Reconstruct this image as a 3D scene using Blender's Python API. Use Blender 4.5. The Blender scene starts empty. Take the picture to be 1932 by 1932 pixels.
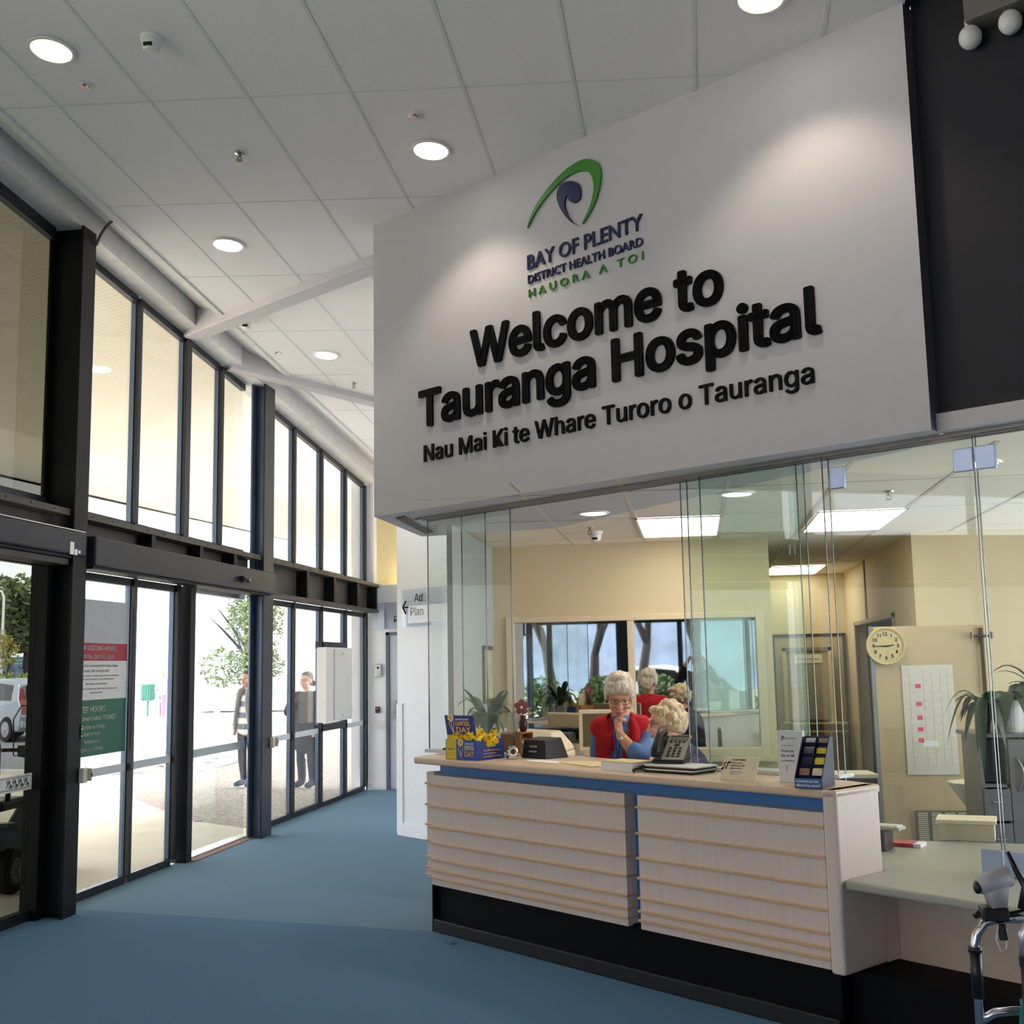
import bpy, bmesh, math, random, os
from mathutils import Vector, Matrix, noise
random.seed(7)
PI = math.pi
C = bpy.context.scene.collection
SC = bpy.context.scene

# ---------------------------------------------------------------- camera, sky, exposure
def make_camera():
    th, yaw, roll, f = .1327, .1553, -.0187, 2165.5
    cy, sy = math.cos(yaw), math.sin(yaw)
    fw = Vector((-sy*math.cos(th), cy*math.cos(th), math.sin(th)))
    r = Vector((cy, sy, 0)); d = -r.cross(fw)
    c, s = math.cos(roll), math.sin(roll)
    r2 = c*r - s*d; d2 = s*r + c*d
    cam = bpy.data.cameras.new('camera'); o = bpy.data.objects.new('camera', cam); C.objects.link(o)
    cam.sensor_fit = 'HORIZONTAL'; cam.sensor_width = 36; cam.lens = 36*f/1932
    cam.clip_start = .02; cam.clip_end = 500
    m = Matrix((r2, -d2, -fw)).transposed().to_4x4(); m.translation = (0, 0, 1.6)
    o.matrix_world = m
    SC.camera = o
make_camera()
W = bpy.data.worlds.new('overcast_sky'); SC.world = W; W.use_nodes = True
bg = W.node_tree.nodes['Background']
bg.inputs['Color'].default_value = (.92, .94, 1.0, 1); bg.inputs['Strength'].default_value = 5.0
sl = bpy.data.lights.new('sun', 'SUN'); sl.energy = 5.0; sl.angle = .2; sl.color = (1, .96, .88)
so = bpy.data.objects.new('sun', sl); C.objects.link(so); so.rotation_euler = Vector((.75, .32, -.58)).to_track_quat('-Z', 'Y').to_euler()
SC.view_settings.view_transform = 'Standard'; SC.view_settings.look = 'None'
SC.view_settings.gamma = 1; SC.view_settings.use_curve_mapping = False
SC.view_settings.exposure = 0.26
try:
    SC.cycles.use_denoising = True; SC.cycles.max_bounces = 10; SC.cycles.transparent_max_bounces = 24
    SC.cycles.sample_clamp_indirect = 6; SC.cycles.caustics_reflective = False; SC.cycles.caustics_refractive = False
except Exception: pass

# ---------------------------------------------------------------- materials
def lin(c):
    return tuple((v/12.92 if v <= .04045 else ((v+.055)/1.055)**2.4) for v in c)
def hexc(h):
    return lin(tuple(int(h[i:i+2], 16)/255 for i in (0, 2, 4)))
def M(name, h, rough=.6, metal=0, var=.06, scale=12, bump=0, bscale=200, spec=.5, stretch=None):
    m = bpy.data.materials.new(name); m.use_nodes = True; n = m.node_tree; p = n.nodes['Principled BSDF']
    c = hexc(h) if isinstance(h, str) else h
    tc = n.nodes.new('ShaderNodeTexCoord'); src = tc.outputs['Object']
    if stretch:
        mp = n.nodes.new('ShaderNodeMapping'); mp.inputs['Scale'].default_value = stretch
        n.links.new(src, mp.inputs['Vector']); src = mp.outputs[0]
    nz = n.nodes.new('ShaderNodeTexNoise'); nz.inputs['Scale'].default_value = scale; nz.inputs['Detail'].default_value = 4
    n.links.new(src, nz.inputs['Vector'])
    r = n.nodes.new('ShaderNodeValToRGB')
    r.color_ramp.elements[0].position = .3; r.color_ramp.elements[1].position = .7
    r.color_ramp.elements[0].color = (*[max(0, v*(1-var)) for v in c], 1)
    r.color_ramp.elements[1].color = (*[min(1, v*(1+var)) for v in c], 1)
    n.links.new(nz.outputs['Fac'], r.inputs['Fac']); n.links.new(r.outputs['Color'], p.inputs['Base Color'])
    p.inputs['Roughness'].default_value = rough; p.inputs['Metallic'].default_value = metal
    p.inputs['Specular IOR Level'].default_value = spec
    if bump:
        b = n.nodes.new('ShaderNodeBump'); b.inputs['Strength'].default_value = bump; b.inputs['Distance'].default_value = .004
        nb = n.nodes.new('ShaderNodeTexNoise'); nb.inputs['Scale'].default_value = bscale
        n.links.new(src, nb.inputs['Vector']); n.links.new(nb.outputs['Fac'], b.inputs['Height'])
        n.links.new(b.outputs['Normal'], p.inputs['Normal'])
    return m
def EM(name, c, s):
    m = bpy.data.materials.new(name); m.use_nodes = True; p = m.node_tree.nodes['Principled BSDF']
    p.inputs['Base Color'].default_value = (*c, 1); p.inputs['Emission Color'].default_value = (*c, 1)
    p.inputs['Emission Strength'].default_value = s
    return m
def GL(name, tint=(1, 1, 1), ior=1.5, rough=0.0):
    m = bpy.data.materials.new(name); m.use_nodes = True; n = m.node_tree; n.nodes.clear()
    out = n.nodes.new('ShaderNodeOutputMaterial'); mx = n.nodes.new('ShaderNodeMixShader')
    t = n.nodes.new('ShaderNodeBsdfTransparent'); t.inputs[0].default_value = (*tint, 1)
    g = n.nodes.new('ShaderNodeBsdfGlossy'); g.inputs['Roughness'].default_value = rough
    ge = n.nodes.new('ShaderNodeNewGeometry'); dt = n.nodes.new('ShaderNodeVectorMath'); dt.operation = 'DOT_PRODUCT'
    n.links.new(ge.outputs['Normal'], dt.inputs[0]); n.links.new(ge.outputs['Incoming'], dt.inputs[1])
    def mt(op, a, b_):
        q = n.nodes.new('ShaderNodeMath'); q.operation = op
        for i, v in enumerate((a, b_)):
            if v is None: continue
            if isinstance(v, (int, float)): q.inputs[i].default_value = v
            else: n.links.new(v, q.inputs[i])
        return q.outputs[0]
    f0 = ((ior-1)/(ior+1))**2
    fr = mt('ADD', mt('MULTIPLY', mt('POWER', mt('SUBTRACT', 1.0, mt('ABSOLUTE', dt.outputs['Value'], None)), 5.0), 1-f0), f0)
    n.links.new(fr, mx.inputs[0]); n.links.new(t.outputs[0], mx.inputs[1]); n.links.new(g.outputs[0], mx.inputs[2])
    n.links.new(mx.outputs[0], out.inputs[0])
    return m

# ---------------------------------------------------------------- mesh builder
class B:
    def __init__(s): s.v = []; s.f = []; s.m = []; s.k = 0
    def add(s, vs, fs, k=None):
        o = len(s.v); s.v += [tuple(v) for v in vs]
        for f in fs: s.f.append(tuple(i+o for i in f)); s.m.append(s.k if k is None else k)
        return s
    def box(s, x0, x1, y0, y1, z0, z1, k=None):
        return s.add([(x, y, z) for z in (z0, z1) for y in (y0, y1) for x in (x0, x1)],
                     [(0, 2, 3, 1), (4, 5, 7, 6), (0, 1, 5, 4), (2, 6, 7, 3), (0, 4, 6, 2), (1, 3, 7, 5)], k)
    def ob(s, o, d, n, s0, s1, t0, t1, z0, z1, k=None):
        P = lambda a, b, z: (o[0]+d[0]*a+n[0]*b, o[1]+d[1]*a+n[1]*b, z)
        return s.add([P(a, b, z) for z in (z0, z1) for b in (t0, t1) for a in (s0, s1)],
                     [(0, 2, 3, 1), (4, 5, 7, 6), (0, 1, 5, 4), (2, 6, 7, 3), (0, 4, 6, 2), (1, 3, 7, 5)], k)
    def ext(s, poly, vec, k=None):
        n = len(poly); a = [Vector(p) for p in poly]; b = [p+Vector(vec) for p in a]
        fs = [tuple(range(n)), tuple(range(2*n-1, n-1, -1))]+[(i, (i+1) % n, n+(i+1) % n, n+i) for i in range(n)]
        return s.add(a+b, fs, k)
    def prism(s, p2, z0, z1, k=None):
        return s.ext([(x, y, z0) for x, y in p2], (0, 0, z1-z0), k)
    def quad(s, a, b, c, d, k=None): return s.add([a, b, c, d], [(0, 1, 2, 3)], k)
    def tube(s, pts, r, seg=8, k=None, caps=True):
        pts = [Vector(p) for p in pts]; n = len(pts); R = r if isinstance(r, (list, tuple)) else [r]*n
        vs = []; up = None
        for i, p in enumerate(pts):
            t = (pts[min(i+1, n-1)]-pts[max(i-1, 0)]).normalized()
            if up is None:
                up = Vector((0, 0, 1)) if abs(t.z) < .9 else Vector((1, 0, 0))
            a = t.cross(up)
            if a.length < 1e-5: a = t.orthogonal()
            a.normalize(); b = a.cross(t); up = b
            for j in range(seg):
                w = 2*PI*j/seg; vs.append(p+R[i]*(math.cos(w)*a+math.sin(w)*b))
        fs = [(i*seg+j, i*seg+(j+1) % seg, (i+1)*seg+(j+1) % seg, (i+1)*seg+j) for i in range(n-1) for j in range(seg)]
        if caps: fs += [tuple(range(seg)), tuple(range(n*seg-1, (n-1)*seg-1, -1))]
        return s.add(vs, fs, k)
    def lathe(s, prof, seg=16, c=(0, 0, 0), k=None, axis='z', caps=True):
        vs = []
        for r, z in prof:
            for j in range(seg):
                w = 2*PI*j/seg; q = (r*math.cos(w), r*math.sin(w), z)
                if axis == 'y': q = (q[0], q[2], q[1])
                if axis == 'x': q = (q[2], q[0], q[1])
                vs.append((q[0]+c[0], q[1]+c[1], q[2]+c[2]))
        n = len(prof)
        fs = [(i*seg+j, i*seg+(j+1) % seg, (i+1)*seg+(j+1) % seg, (i+1)*seg+j) for i in range(n-1) for j in range(seg)]
        if caps: fs += [tuple(range(seg)), tuple(range(n*seg-1, (n-1)*seg-1, -1))]
        return s.add(vs, fs, k)
    def ell(s, c, r, seg=12, rings=8, rot=None, k=None):
        r = (r, r, r) if isinstance(r, (int, float)) else r; vs = []
        for i in range(1, rings):
            a = PI*i/rings
            for j in range(seg):
                w = 2*PI*j/seg; vs.append(Vector((r[0]*math.sin(a)*math.cos(w), r[1]*math.sin(a)*math.sin(w), r[2]*math.cos(a))))
        vs += [Vector((0, 0, r[2])), Vector((0, 0, -r[2]))]
        if rot is not None: vs = [rot @ v for v in vs]
        vs = [v+Vector(c) for v in vs]; T = (rings-1)*seg
        fs = [(i*seg+j, (i+1)*seg+j, (i+1)*seg+(j+1) % seg, i*seg+(j+1) % seg) for i in range(rings-2) for j in range(seg)]
        fs += [(T, j, (j+1) % seg) for j in range(seg)]+[(T+1, (rings-2)*seg+(j+1) % seg, (rings-2)*seg+j) for j in range(seg)]
        return s.add(vs, fs, k)
    def mesh(s, name, mats):
        me = bpy.data.meshes.new(name); me.from_pydata(s.v, [], s.f)
        bm = bmesh.new(); bm.from_mesh(me)
        for f, k in zip(bm.faces, s.m): f.material_index = k
        bmesh.ops.recalc_face_normals(bm, faces=bm.faces); bm.to_mesh(me); bm.free()
        for m in (mats if isinstance(mats, (list, tuple)) else [mats]): me.materials.append(m)
        return me
    def build(s, name, mats, parent=None, smooth=False, bevel=0, seg=2):
        o = bpy.data.objects.new(name, s.mesh(name, mats)); C.objects.link(o)
        if parent is not None: o.parent = parent
        if smooth: o.data.polygons.foreach_set('use_smooth', [True]*len(o.data.polygons))
        if bevel:
            b = o.modifiers.new('b', 'BEVEL'); b.width = bevel; b.segments = seg; b.limit_method = 'ANGLE'; b.angle_limit = .6
        return o
def tag(o, label=None, cat=None, group=None, kind=None):
    if label: o['label'] = label
    if cat: o['category'] = cat
    if group: o['group'] = group
    if kind: o['kind'] = kind
    return o
def thing(name, label, cat, loc=(0, 0, 0), rz=0, group=None):
    o = bpy.data.objects.new(name, None); C.objects.link(o); o.location = loc; o.rotation_euler = (0, 0, rz); o.empty_display_size = .1
    return tag(o, label, cat, group)
def struct(name, b, mats, parent=None, **k):
    o = b.build(name, mats, parent, **k)
    if parent is None: o['kind'] = 'structure'
    return o
def sroot(name, loc=(0, 0, 0)):
    o = bpy.data.objects.new(name, None); C.objects.link(o); o.location = loc; o['kind'] = 'structure'; return o
def held(o, t, label, cat, group=None):      # a thing held by another thing: same place, no parent
    o.parent = None; o.location = t.location; o.rotation_euler = t.rotation_euler; return tag(o, label, cat, group)
def dup(root, loc, rz=None, label=None, group=None):
    r = root.copy(); C.objects.link(r); r.location = loc
    if rz is not None: r.rotation_euler = (0, 0, rz)
    if label: r['label'] = label
    if group: r['group'] = group
    for ch in list(root.children):
        c = ch.copy(); C.objects.link(c); c.parent = r
        for g in ch.children:
            d = g.copy(); C.objects.link(d); d.parent = c
    return r

# ---------------------------------------------------------------- text
FONT = None
try:
    fp = os.path.join(bpy.utils.resource_path('LOCAL'), 'datafiles', 'fonts', 'Inter.woff2')
    if os.path.exists(fp): FONT = bpy.data.fonts.load(fp)
except Exception: FONT = None
def raw_text(body, font=None, off=0, res=3, spacing=1.0):
    c = bpy.data.curves.new('t', 'FONT'); c.body = body; c.resolution_u = res; c.offset = off; c.space_character = spacing; c.fill_mode = 'FRONT'
    if font: c.font = font
    o = bpy.data.objects.new('t', c); C.objects.link(o)
    dg = bpy.context.evaluated_depsgraph_get(); dg.update()
    me = bpy.data.meshes.new_from_object(o.evaluated_get(dg)); bm = bmesh.new(); bm.from_mesh(me)
    bmesh.ops.remove_doubles(bm, verts=bm.verts, dist=1e-5); bm.verts.index_update()
    vs = [tuple(v.co)[:2] for v in bm.verts]; fs = [tuple(v.index for v in f.verts) for f in bm.faces]; bm.free()
    bpy.data.objects.remove(o); bpy.data.curves.remove(c); bpy.data.meshes.remove(me)
    return vs, fs
CAPH = {k: max(v[1] for v in raw_text('H', f)[0]) for k, f in (('inter', FONT), ('bf', None))}
def islands(vs, fs):
    par = list(range(len(vs)))
    def fd(i):
        while par[i] != i: par[i] = par[par[i]]; i = par[i]
        return i
    for f in fs:
        a = fd(f[0])
        for i in f[1:]: par[fd(i)] = a
    g = {}
    for f in fs: g.setdefault(fd(f[0]), []).append(f)
    return list(g.values())
def letters(body, o, U, V, N, cap, width=None, mat=None, parent=None, bold=0, spacing=1.0, depth=.004, split=False, align='L', name='lettering', res=3, font='bf', off=0):
    """lettering on the plane through o (baseline), U along the text, V up, N out; depth = how far it stands proud; bold = stroke growth in font units"""
    vs, fs = raw_text(body, FONT if font == 'inter' else None, off, res, spacing)
    if not vs: return None
    x0 = min(v[0] for v in vs); x1 = max(v[0] for v in vs); sy = cap/CAPH[font]
    sx = (width/(x1-x0)) if width else sy
    w = (x1-x0)*sx; sh = {'L': 0, 'C': -w/2, 'R': -w}[align]
    o, U, V, N = Vector(o), Vector(U), Vector(V), Vector(N)
    P = lambda x, y, d: o+U*((x-x0)*sx+sh)+V*(y*sy)+N*d
    def solid(b, fs_):
        cnt = {}
        for f in fs_:
            b.add([P(*vs[i], depth) for i in f], [tuple(range(len(f)))])
            for i in range(len(f)):
                e = (f[i], f[(i+1) % len(f)]); k = (min(e), max(e)); cnt[k] = cnt.get(k, 0)+1
        rim = [e for e, n in cnt.items() if n == 1]
        for a, c in rim:
            A, D = vs[a], vs[c]
            if not bold: b.add([P(*A, 0), P(*D, 0), P(*D, depth), P(*A, depth)], [(0, 1, 2, 3)]); continue
            t = Vector((D[0]-A[0], D[1]-A[1]))
            if t.length < 1e-6: continue
            n = Vector((-t.y, t.x)).normalized()*bold
            q = [(A[0]+n.x, A[1]+n.y), (D[0]+n.x, D[1]+n.y), (D[0]-n.x, D[1]-n.y), (A[0]-n.x, A[1]-n.y)]
            b.add([P(*p, 0) for p in q]+[P(*p, depth) for p in q], [(4, 5, 6, 7), (0, 1, 5, 4), (2, 3, 7, 6)])
        if bold:
            for i in {i for e in rim for i in e}:
                q = [(vs[i][0]+bold*math.cos(k*PI/4), vs[i][1]+bold*math.sin(k*PI/4)) for k in range(8)]
                b.add([P(*p, 0) for p in q]+[P(*p, depth) for p in q], [tuple(range(8, 16))]+[(k, (k+1) % 8, 8+(k+1) % 8, 8+k) for k in range(8)])
        return b
    if not split: return solid(B(), fs).build(name, mat, parent)
    out = []
    for a, bb, g in sorted([(min(vs[i][0] for f in g for i in f), max(vs[i][0] for f in g for i in f), g) for g in islands(vs, fs)], key=lambda t: t[0]):
        if out:
            pa, pb, pg = out[-1]; ov = min(bb, pb)-max(a, pa)
            if ov > .5*min(bb-a, pb-pa): out[-1] = (min(a, pa), max(bb, pb), pg+g); continue
        out.append((a, bb, g))
    for a, bb, g in out: solid(B(), g).build('letter', mat, parent)

# ---------------------------------------------------------------- palette
white_wall = M('white_paint', 'CDC9CC', .7, var=.015, bump=.03)
far_white = M('white_paint_far', 'ECEEF2', .7, var=.015)
yellow_wall = M('yellow_paint', 'FCEBBB', .7, var=.03)
cream_wall = M('cream_paint', 'DAC8A2', .65, var=.02, scale=4)
beige_panel = M('beige_laminate', 'CDB690', .5, var=.02, scale=5)
charcoal = M('charcoal_wall_paint', '222128', .75, var=.05)
tile_m = M('ceiling_tile', 'F4F1F2', .9, var=.05, scale=160, bump=.15, bscale=300)
grid_m = M('ceiling_grid', 'E2E1E0', .6, var=.02)
office_ceil = M('office_ceiling_tile', 'F6ECD8', .85, var=.02, scale=90)
dark_metal = M('dark_aluminium', '2B2C34', .38, .35, var=.04)
black_metal = M('black_painted_steel', '101015', .5, .05, var=.05, spec=.3)
sky_tint_metal = M('sky_tinted_aluminium', '66778F', .3, .55, var=.04)  # grey-blue metal with the sky's reflection put into its colour
rail_metal = M('transom_steel', '4B4844', .55, .15, var=.06)
silver = M('brushed_aluminium', 'B4B4B8', .32, .9, var=.04, stretch=(1, 1, 20))
chrome = M('chrome', 'D8D8DC', .12, 1, var=.02)
black_plastic = M('black_plastic', '131318', .35, var=.08)
grey_plastic = M('grey_plastic', '8C8A84', .45, var=.04)
beige_plastic = M('beige_plastic', 'D2C4A8', .5, var=.03)
white_plastic = M('white_plastic', 'ECEAE4', .4, var=.02)
paper_white = M('white_paper', 'EFEFF0', .8, var=.02)
paper_cream = M('cream_paper', 'E9DCC0', .8, var=.03)
black_ink = M('black_ink', '07070C', .6, var=.1, spec=.15)
wood_lam = M('pale_maple_laminate', 'E4CFC6', .45, var=.045, scale=3, stretch=(22, 22, .9))
wood_edge = M('maple_edging', 'D9B48A', .4, var=.06, scale=8)
wood_top = M('maple_counter_top', 'DDC0A6', .35, var=.05, scale=6, stretch=(3, 18, 3))
blue_panel = M('blue_laminate', '3F7EC4', .5, var=.03)
black_lam = M('black_laminate', '08070C', .7, var=.1, spec=.15)
grey_lam = M('grey_desk_laminate', 'A9A79C', .35, var=.03)
clear_glass = GL('clear_glass', (.98, .98, .98), 1.5)
door_glass = GL('door_glass', (.93, .95, .96), 1.45)
counter_glass = GL('counter_glass', (.93, .965, .95), 1.43)
tint_glass = GL('smoky_tinted_glass', (.43, .44, .42), 1.5)
edge_glass = M('green_glass_edge', '1E4A44', .2, var=.05)
lamp_white = EM('lamp_diffuser', (1, .95, .86), 10)
panel_white = EM('light_panel_diffuser', (1, .93, .82), 5.0)
# ================================================================ SETTING
def ceil_z(x, y): return 5.085-.0521*x-.0767*y
carpet_a = M('blue_carpet_near', '5B7FA0', .95, var=.34, scale=220, bump=.3, bscale=500, spec=.1)
carpet_b = M('blue_carpet_lighter_pile', '6D8CA4', .95, var=.30, scale=220, bump=.3, bscale=500, spec=.1)
b = B()
b.prism([(-4.4, -13), (6, -13), (6, 6.9), (-1.6, 7.1), (-4.4, 7.6)], -.1, 0, 0)
b.prism([(-4.4, 7.6), (-1.6, 7.1), (6, 6.9), (6, 16), (-4.4, 16)], -.1, 0, 1)
struct('floor', b, [carpet_a, carpet_b])
# sloping suspended ceiling of the lobby
XL = [-3.87, -3.49, -2.93, -2.345, -1.755, -1.125, -.525, .11, .73, 1.34, 1.95, 2.56, 3.17, 3.78, 4.4, 5.0]
YL = [-13]+[5.74-1.213*k for k in range(15, 0, -1)]+[5.74, 6.97, 8.165, 9.36, 10.56, 11.76, 12.96, 14.16, 15.4]
b = B()
x0, x1, y0, y1 = XL[0], 1.08, -13, 15.4
q = lambda x, y, d=0: (x, y, ceil_z(x, y)+d)
b.ext([q(x0, y0), q(x1, y0), q(x1, y1), q(x0, y1)], (0, 0, .06), 0)
for x in XL[1:9]: b.ext([q(x-.009, y0, -.003), q(x+.009, y0, -.003), q(x+.009, y1, -.003), q(x-.009, y1, -.003)], (0, 0, .003), 1)
for y in YL[1:-1]: b.ext([q(x0, y-.006, -.002), q(x1, y-.006, -.002), q(x1, y+.006, -.002), q(x0, y+.006, -.002)], (0, 0, .003), 1)
b.ext([q(x0-.03, y0, -.012), q(x0+.02, y0, -.012), q(x0+.02, y1, -.012), q(x0-.03, y1, -.012)], (0, 0, .07), 1)
struct('ceiling', b, [tile_m, grid_m])
b = B(); b.box(1.08, 5.1, -13, 15.4, 5.45, 5.5); b.ext([(1.08, -13, ceil_z(1.08, -13)), (1.08, 15.4, ceil_z(1.08, 15.4)), (1.08, 15.4, 5.5), (1.08, -13, 6.1)], (.03, 0, 0)); struct('ceiling', b, charcoal)
# unseen roof deck above the eaves gap, extended to keep sky light out
b = B(); b.ext([(-4.6, -13.2, 6.75), (5.2, -13.2, 6.3), (5.2, 15.8, 4.75), (-4.6, 15.8, 4.95)], (0, 0, .1)); b.box(-4.6, 5.2, 15.7, 15.8, 2.6, 5); b.box(-4.6, -4.5, -13.1, 15.7, 5.0, 6.0); struct('roof', b, far_white)

ZT = lambda y: 5.361-.084*y       # top of the glazing
def slope_box(b, xa, xb, ya, yb, za, zb, k=None):   # za, zb functions of y
    b.add([(x, y, z(y)) for z in (za, zb) for y in (ya, yb) for x in (xa, xb)],
          [(0, 2, 3, 1), (4, 5, 7, 6), (0, 1, 5, 4), (2, 6, 7, 3), (0, 4, 6, 2), (1, 3, 7, 5)], k)
# white eaves beam over the glazing
b = B()
slope_box(b, -4.5, -4.2, -13, 15.4, lambda y: ZT(y)-.0, lambda y: ZT(y)+.2)
slope_box(b, -4.5, -4.215, -13, 15.4, lambda y: ZT(y)+.215, lambda y: ZT(y)+.6)
slope_box(b, -4.5, -4.23, -13, 15.4, lambda y: ZT(y)+.2, lambda y: ZT(y)+.215)
P_ = [(-4.22, -13, ZT(-13)+.2), (-3.9, -13, ceil_z(-3.9, -13)+.03), (-3.9, 15.4, ceil_z(-3.9, 15.4)+.03), (-4.22, 15.4, ZT(15.4)+.2)]; b.ext(P_, (0, 0, .02))
struct('beam', b, M('eaves_white', 'E6E5E6', .7))
# raking roof beams
b = B()
sd = Vector((.827, -.562)); sn = Vector((-.562, -.827))
def rake(pa, pb, w, dz, h):
    d = (Vector(pb)-Vector(pa)).normalized(); n = Vector((-d.y, d.x))
    bb = B(); P = []
    for zz in (0, 1):
        for t in (-w/2, w/2):
            for p in (pa, pb):
                x, y = p[0]+n.x*t, p[1]+n.y*t; P.append((x, y, ceil_z(x, y)-dz+zz*h))
    bb.add(P, [(0, 2, 3, 1), (4, 5, 7, 6), (0, 1, 5, 4), (2, 6, 7, 3), (0, 4, 6, 2), (1, 3, 7, 5)]); return bb
struct('beam', rake((-4.32, 9.34), (-1.4, 7.36), .15, .07, .3), white_wall, bevel=.008)
struct('beam', rake((-4.32, 10.2), (-1.6, 13.1), .16, .06, .3), white_wall, bevel=.008)

# -- glazed wall on the left
cols = [(7.24, 7.42), (10.76, 11.03), (3.66, 3.84), (.1, .28), (-3.46, -3.28), (-7.0, -6.82), (-10.5, -10.3)]
for i, (ya, yb) in enumerate(cols):
    b = B(); top = ZT(ya)+.0; ym = (ya+yb)/2
    b.box(-4.19, -4.17, ya, yb, 0, top)
    xb = -4.41 if i == 0 else -4.30; b.v = b.v[:8]; b.f = b.f[:6]; b.m = b.m[:6]
    b.box(xb, -4.19, ym-.03, ym+.03, 0, top, 1); b.box(xb-.02, xb, ya, yb, 0, top, 1)
    struct('column', b, [black_metal, black_metal] if i == 0 else [dark_metal, sky_tint_metal], bevel=.004)
def transom(ya, yb):
    b = B()
    b.box(-4.37, -4.335, ya, yb, 2.37, 2.68, 0)
    b.box(-4.36, -4.2, ya, yb, 2.675, 2.72, 0); b.box(-4.36, -4.2, ya, yb, 2.335, 2.375, 0)
    y = ya+.12
    while y < yb-.05:
        b.lathe([(.007, 0), (.006, .004)], 6, (-4.2, y, 2.70), 1, 'x'); y += .28
    return b
tn = 1
for ya, yb, st in ((11.03, 15.27, (12.2, 13.16, 14.12, 14.98)), (7.42, 10.76, (8.5, 9.4, 10.15)), (3.84, 7.24, ()), (.28, 3.66, ()), (-3.28, .1, ()), (-6.82, -3.46, ()), (-10.3, -7, ())):
    b = transom(ya, yb)
    for y in st: b.box(-4.335, -4.21, y-.035, y+.035, 2.375, 2.675, 1)
    struct('trim_%d' % tn, b, [rail_metal, black_metal]); tn += 1
MX0, MX1 = -4.44, -4.36
def mull(y, z0, z1, w=.05):
    global tn
    b = B()
    b.box(-4.385, MX1, y-w/2, y+w/2, z0, z1, 0); b.box(-4.4, -4.385, y-w/2+.006, y+w/2-.006, z0, z1, 1); b.box(MX0, -4.4, y-w/2, y+w/2, z0, z1, 2)
    struct('trim_%d' % tn, b, [dark_metal, black_metal, sky_tint_metal]); tn += 1
wn = 1
def pane(ya, yb, z0, z1, gm, fr=.035, x=-4.41, frame=dark_metal):
    """z1 may be a function of y"""
    global wn
    zf = z1 if callable(z1) else (lambda y: z1)
    r = sroot('window_%d' % wn); wn += 1
    b = B()
    slope_box(b, x-.02, x+.03, ya, yb, lambda y: z0, lambda y: z0+fr)
    slope_box(b, x-.02, x+.03, ya, yb, lambda y: zf(y)-fr, lambda y: zf(y))
    b.build('window_frame', frame, r)
    b = B(); slope_box(b, x-.004, x+.004, ya, yb, lambda y: z0+fr, lambda y: zf(y)-fr)
    b.build('glass_pane', gm, r)
    return r
frost = M('frosted_white_film', 'E4EBF0', .6, var=.02)
def band(r, ya, yb, z0, z1, x=-4.4): B().box(x, x+.003, ya, yb, z0, z1).build('safety_band', frost, r)
zt = lambda y: ZT(y)-.005
# bay 2, upper row
mU = [7.62, 8.5, 9.4, 10.15, 10.72]
for y, w in ((8.5, .05), (9.41, .10), (10.16, .05)): mull(y, 2.72, ZT(y)-.03, w)
for ya, yb in ((7.44, 8.475), (8.525, 9.36), (9.46, 10.135), (10.185, 10.76)): pane(ya, yb, 2.72, zt, clear_glass, .06)
# bay 3, upper row
for y in (12.2, 13.16, 14.12, 15.0): mull(y, 2.72, ZT(y)-.03)
for ya, yb in ((11.05, 12.175), (12.225, 13.135), (13.185, 14.095), (14.145, 14.975)): pane(ya, yb, 2.72, zt, clear_glass, .06)
# bay 2, lower row: two fixed lights, door jamb
mull(8.52, .05, 2.335); mull(9.30, .05, 2.335, .06)
b = B(); b.box(-4.44, -4.30, 9.40, 9.50, 0, 2.335); struct('trim_%d' % tn, b, black_metal); tn += 1
r1 = pane(7.44, 8.495, .0, 2.335, clear_glass, .06); band(r1, 7.44, 8.49, .845, .905)
r1 = pane(8.545, 9.27, .0, 2.335, clear_glass, .06); band(r1, 8.55, 9.27, .845, .905)
# bay 3, lower row
for y in (12.2, 13.16, 14.12, 15.0): mull(y, .05, 2.335)
for ya, yb in ((11.05, 12.175), (12.225, 13.135), (14.145, 14.975)):
    r1 = pane(ya, yb, 0, 2.335, clear_glass, .06); band(r1, ya, yb, .85, .91)
pane(13.185, 14.095, 0, .95, clear_glass, .055); pane(13.185, 14.095, 1.86, 2.335, clear_glass, .05)
b = B(); b.box(-4.44, -4.36, 13.13, 14.15, .87, .95); b.box(-4.44, -4.36, 13.13, 14.15, 1.84, 1.92); struct('trim_%d' % tn, b, dark_metal); tn += 1
mull(15.13, 0, ZT(15.1), .12)
# bay 1: smoky glass; unseen bays after it mostly clear, chosen to brighten the lobby
r1 = pane(3.86, 7.24, 2.72, zt, tint_glass, .09)
r1 = pane(5.55, 7.26, 0, 2.40, tint_glass, .07); tint_door = r1
B().box(-4.45, -4.33, 7.2, 7.30, 0, 2.4).build('stile', black_metal, r1); B().box(-4.43, -4.37, 5.55, 5.63, 0, 2.4).build('stile', black_metal, r1)
pane(3.86, 5.5, 0, 2.335, tint_glass, .07)
for ya, yb in ((.3, 3.64), (-3.26, .08), (-6.8, -3.48), (-10.3, -7.02)):
    ym = (ya+yb)/2; mull(ym, 0, ZT(ym)-.03)
    for c, d in ((ya, ym-.03), (ym+.03, yb)):
        pane(c, d, 2.72, zt, clear_glass, .06); pane(c, d, 0, 2.335, tint_glass if ya > 0 else clear_glass, .06)
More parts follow.
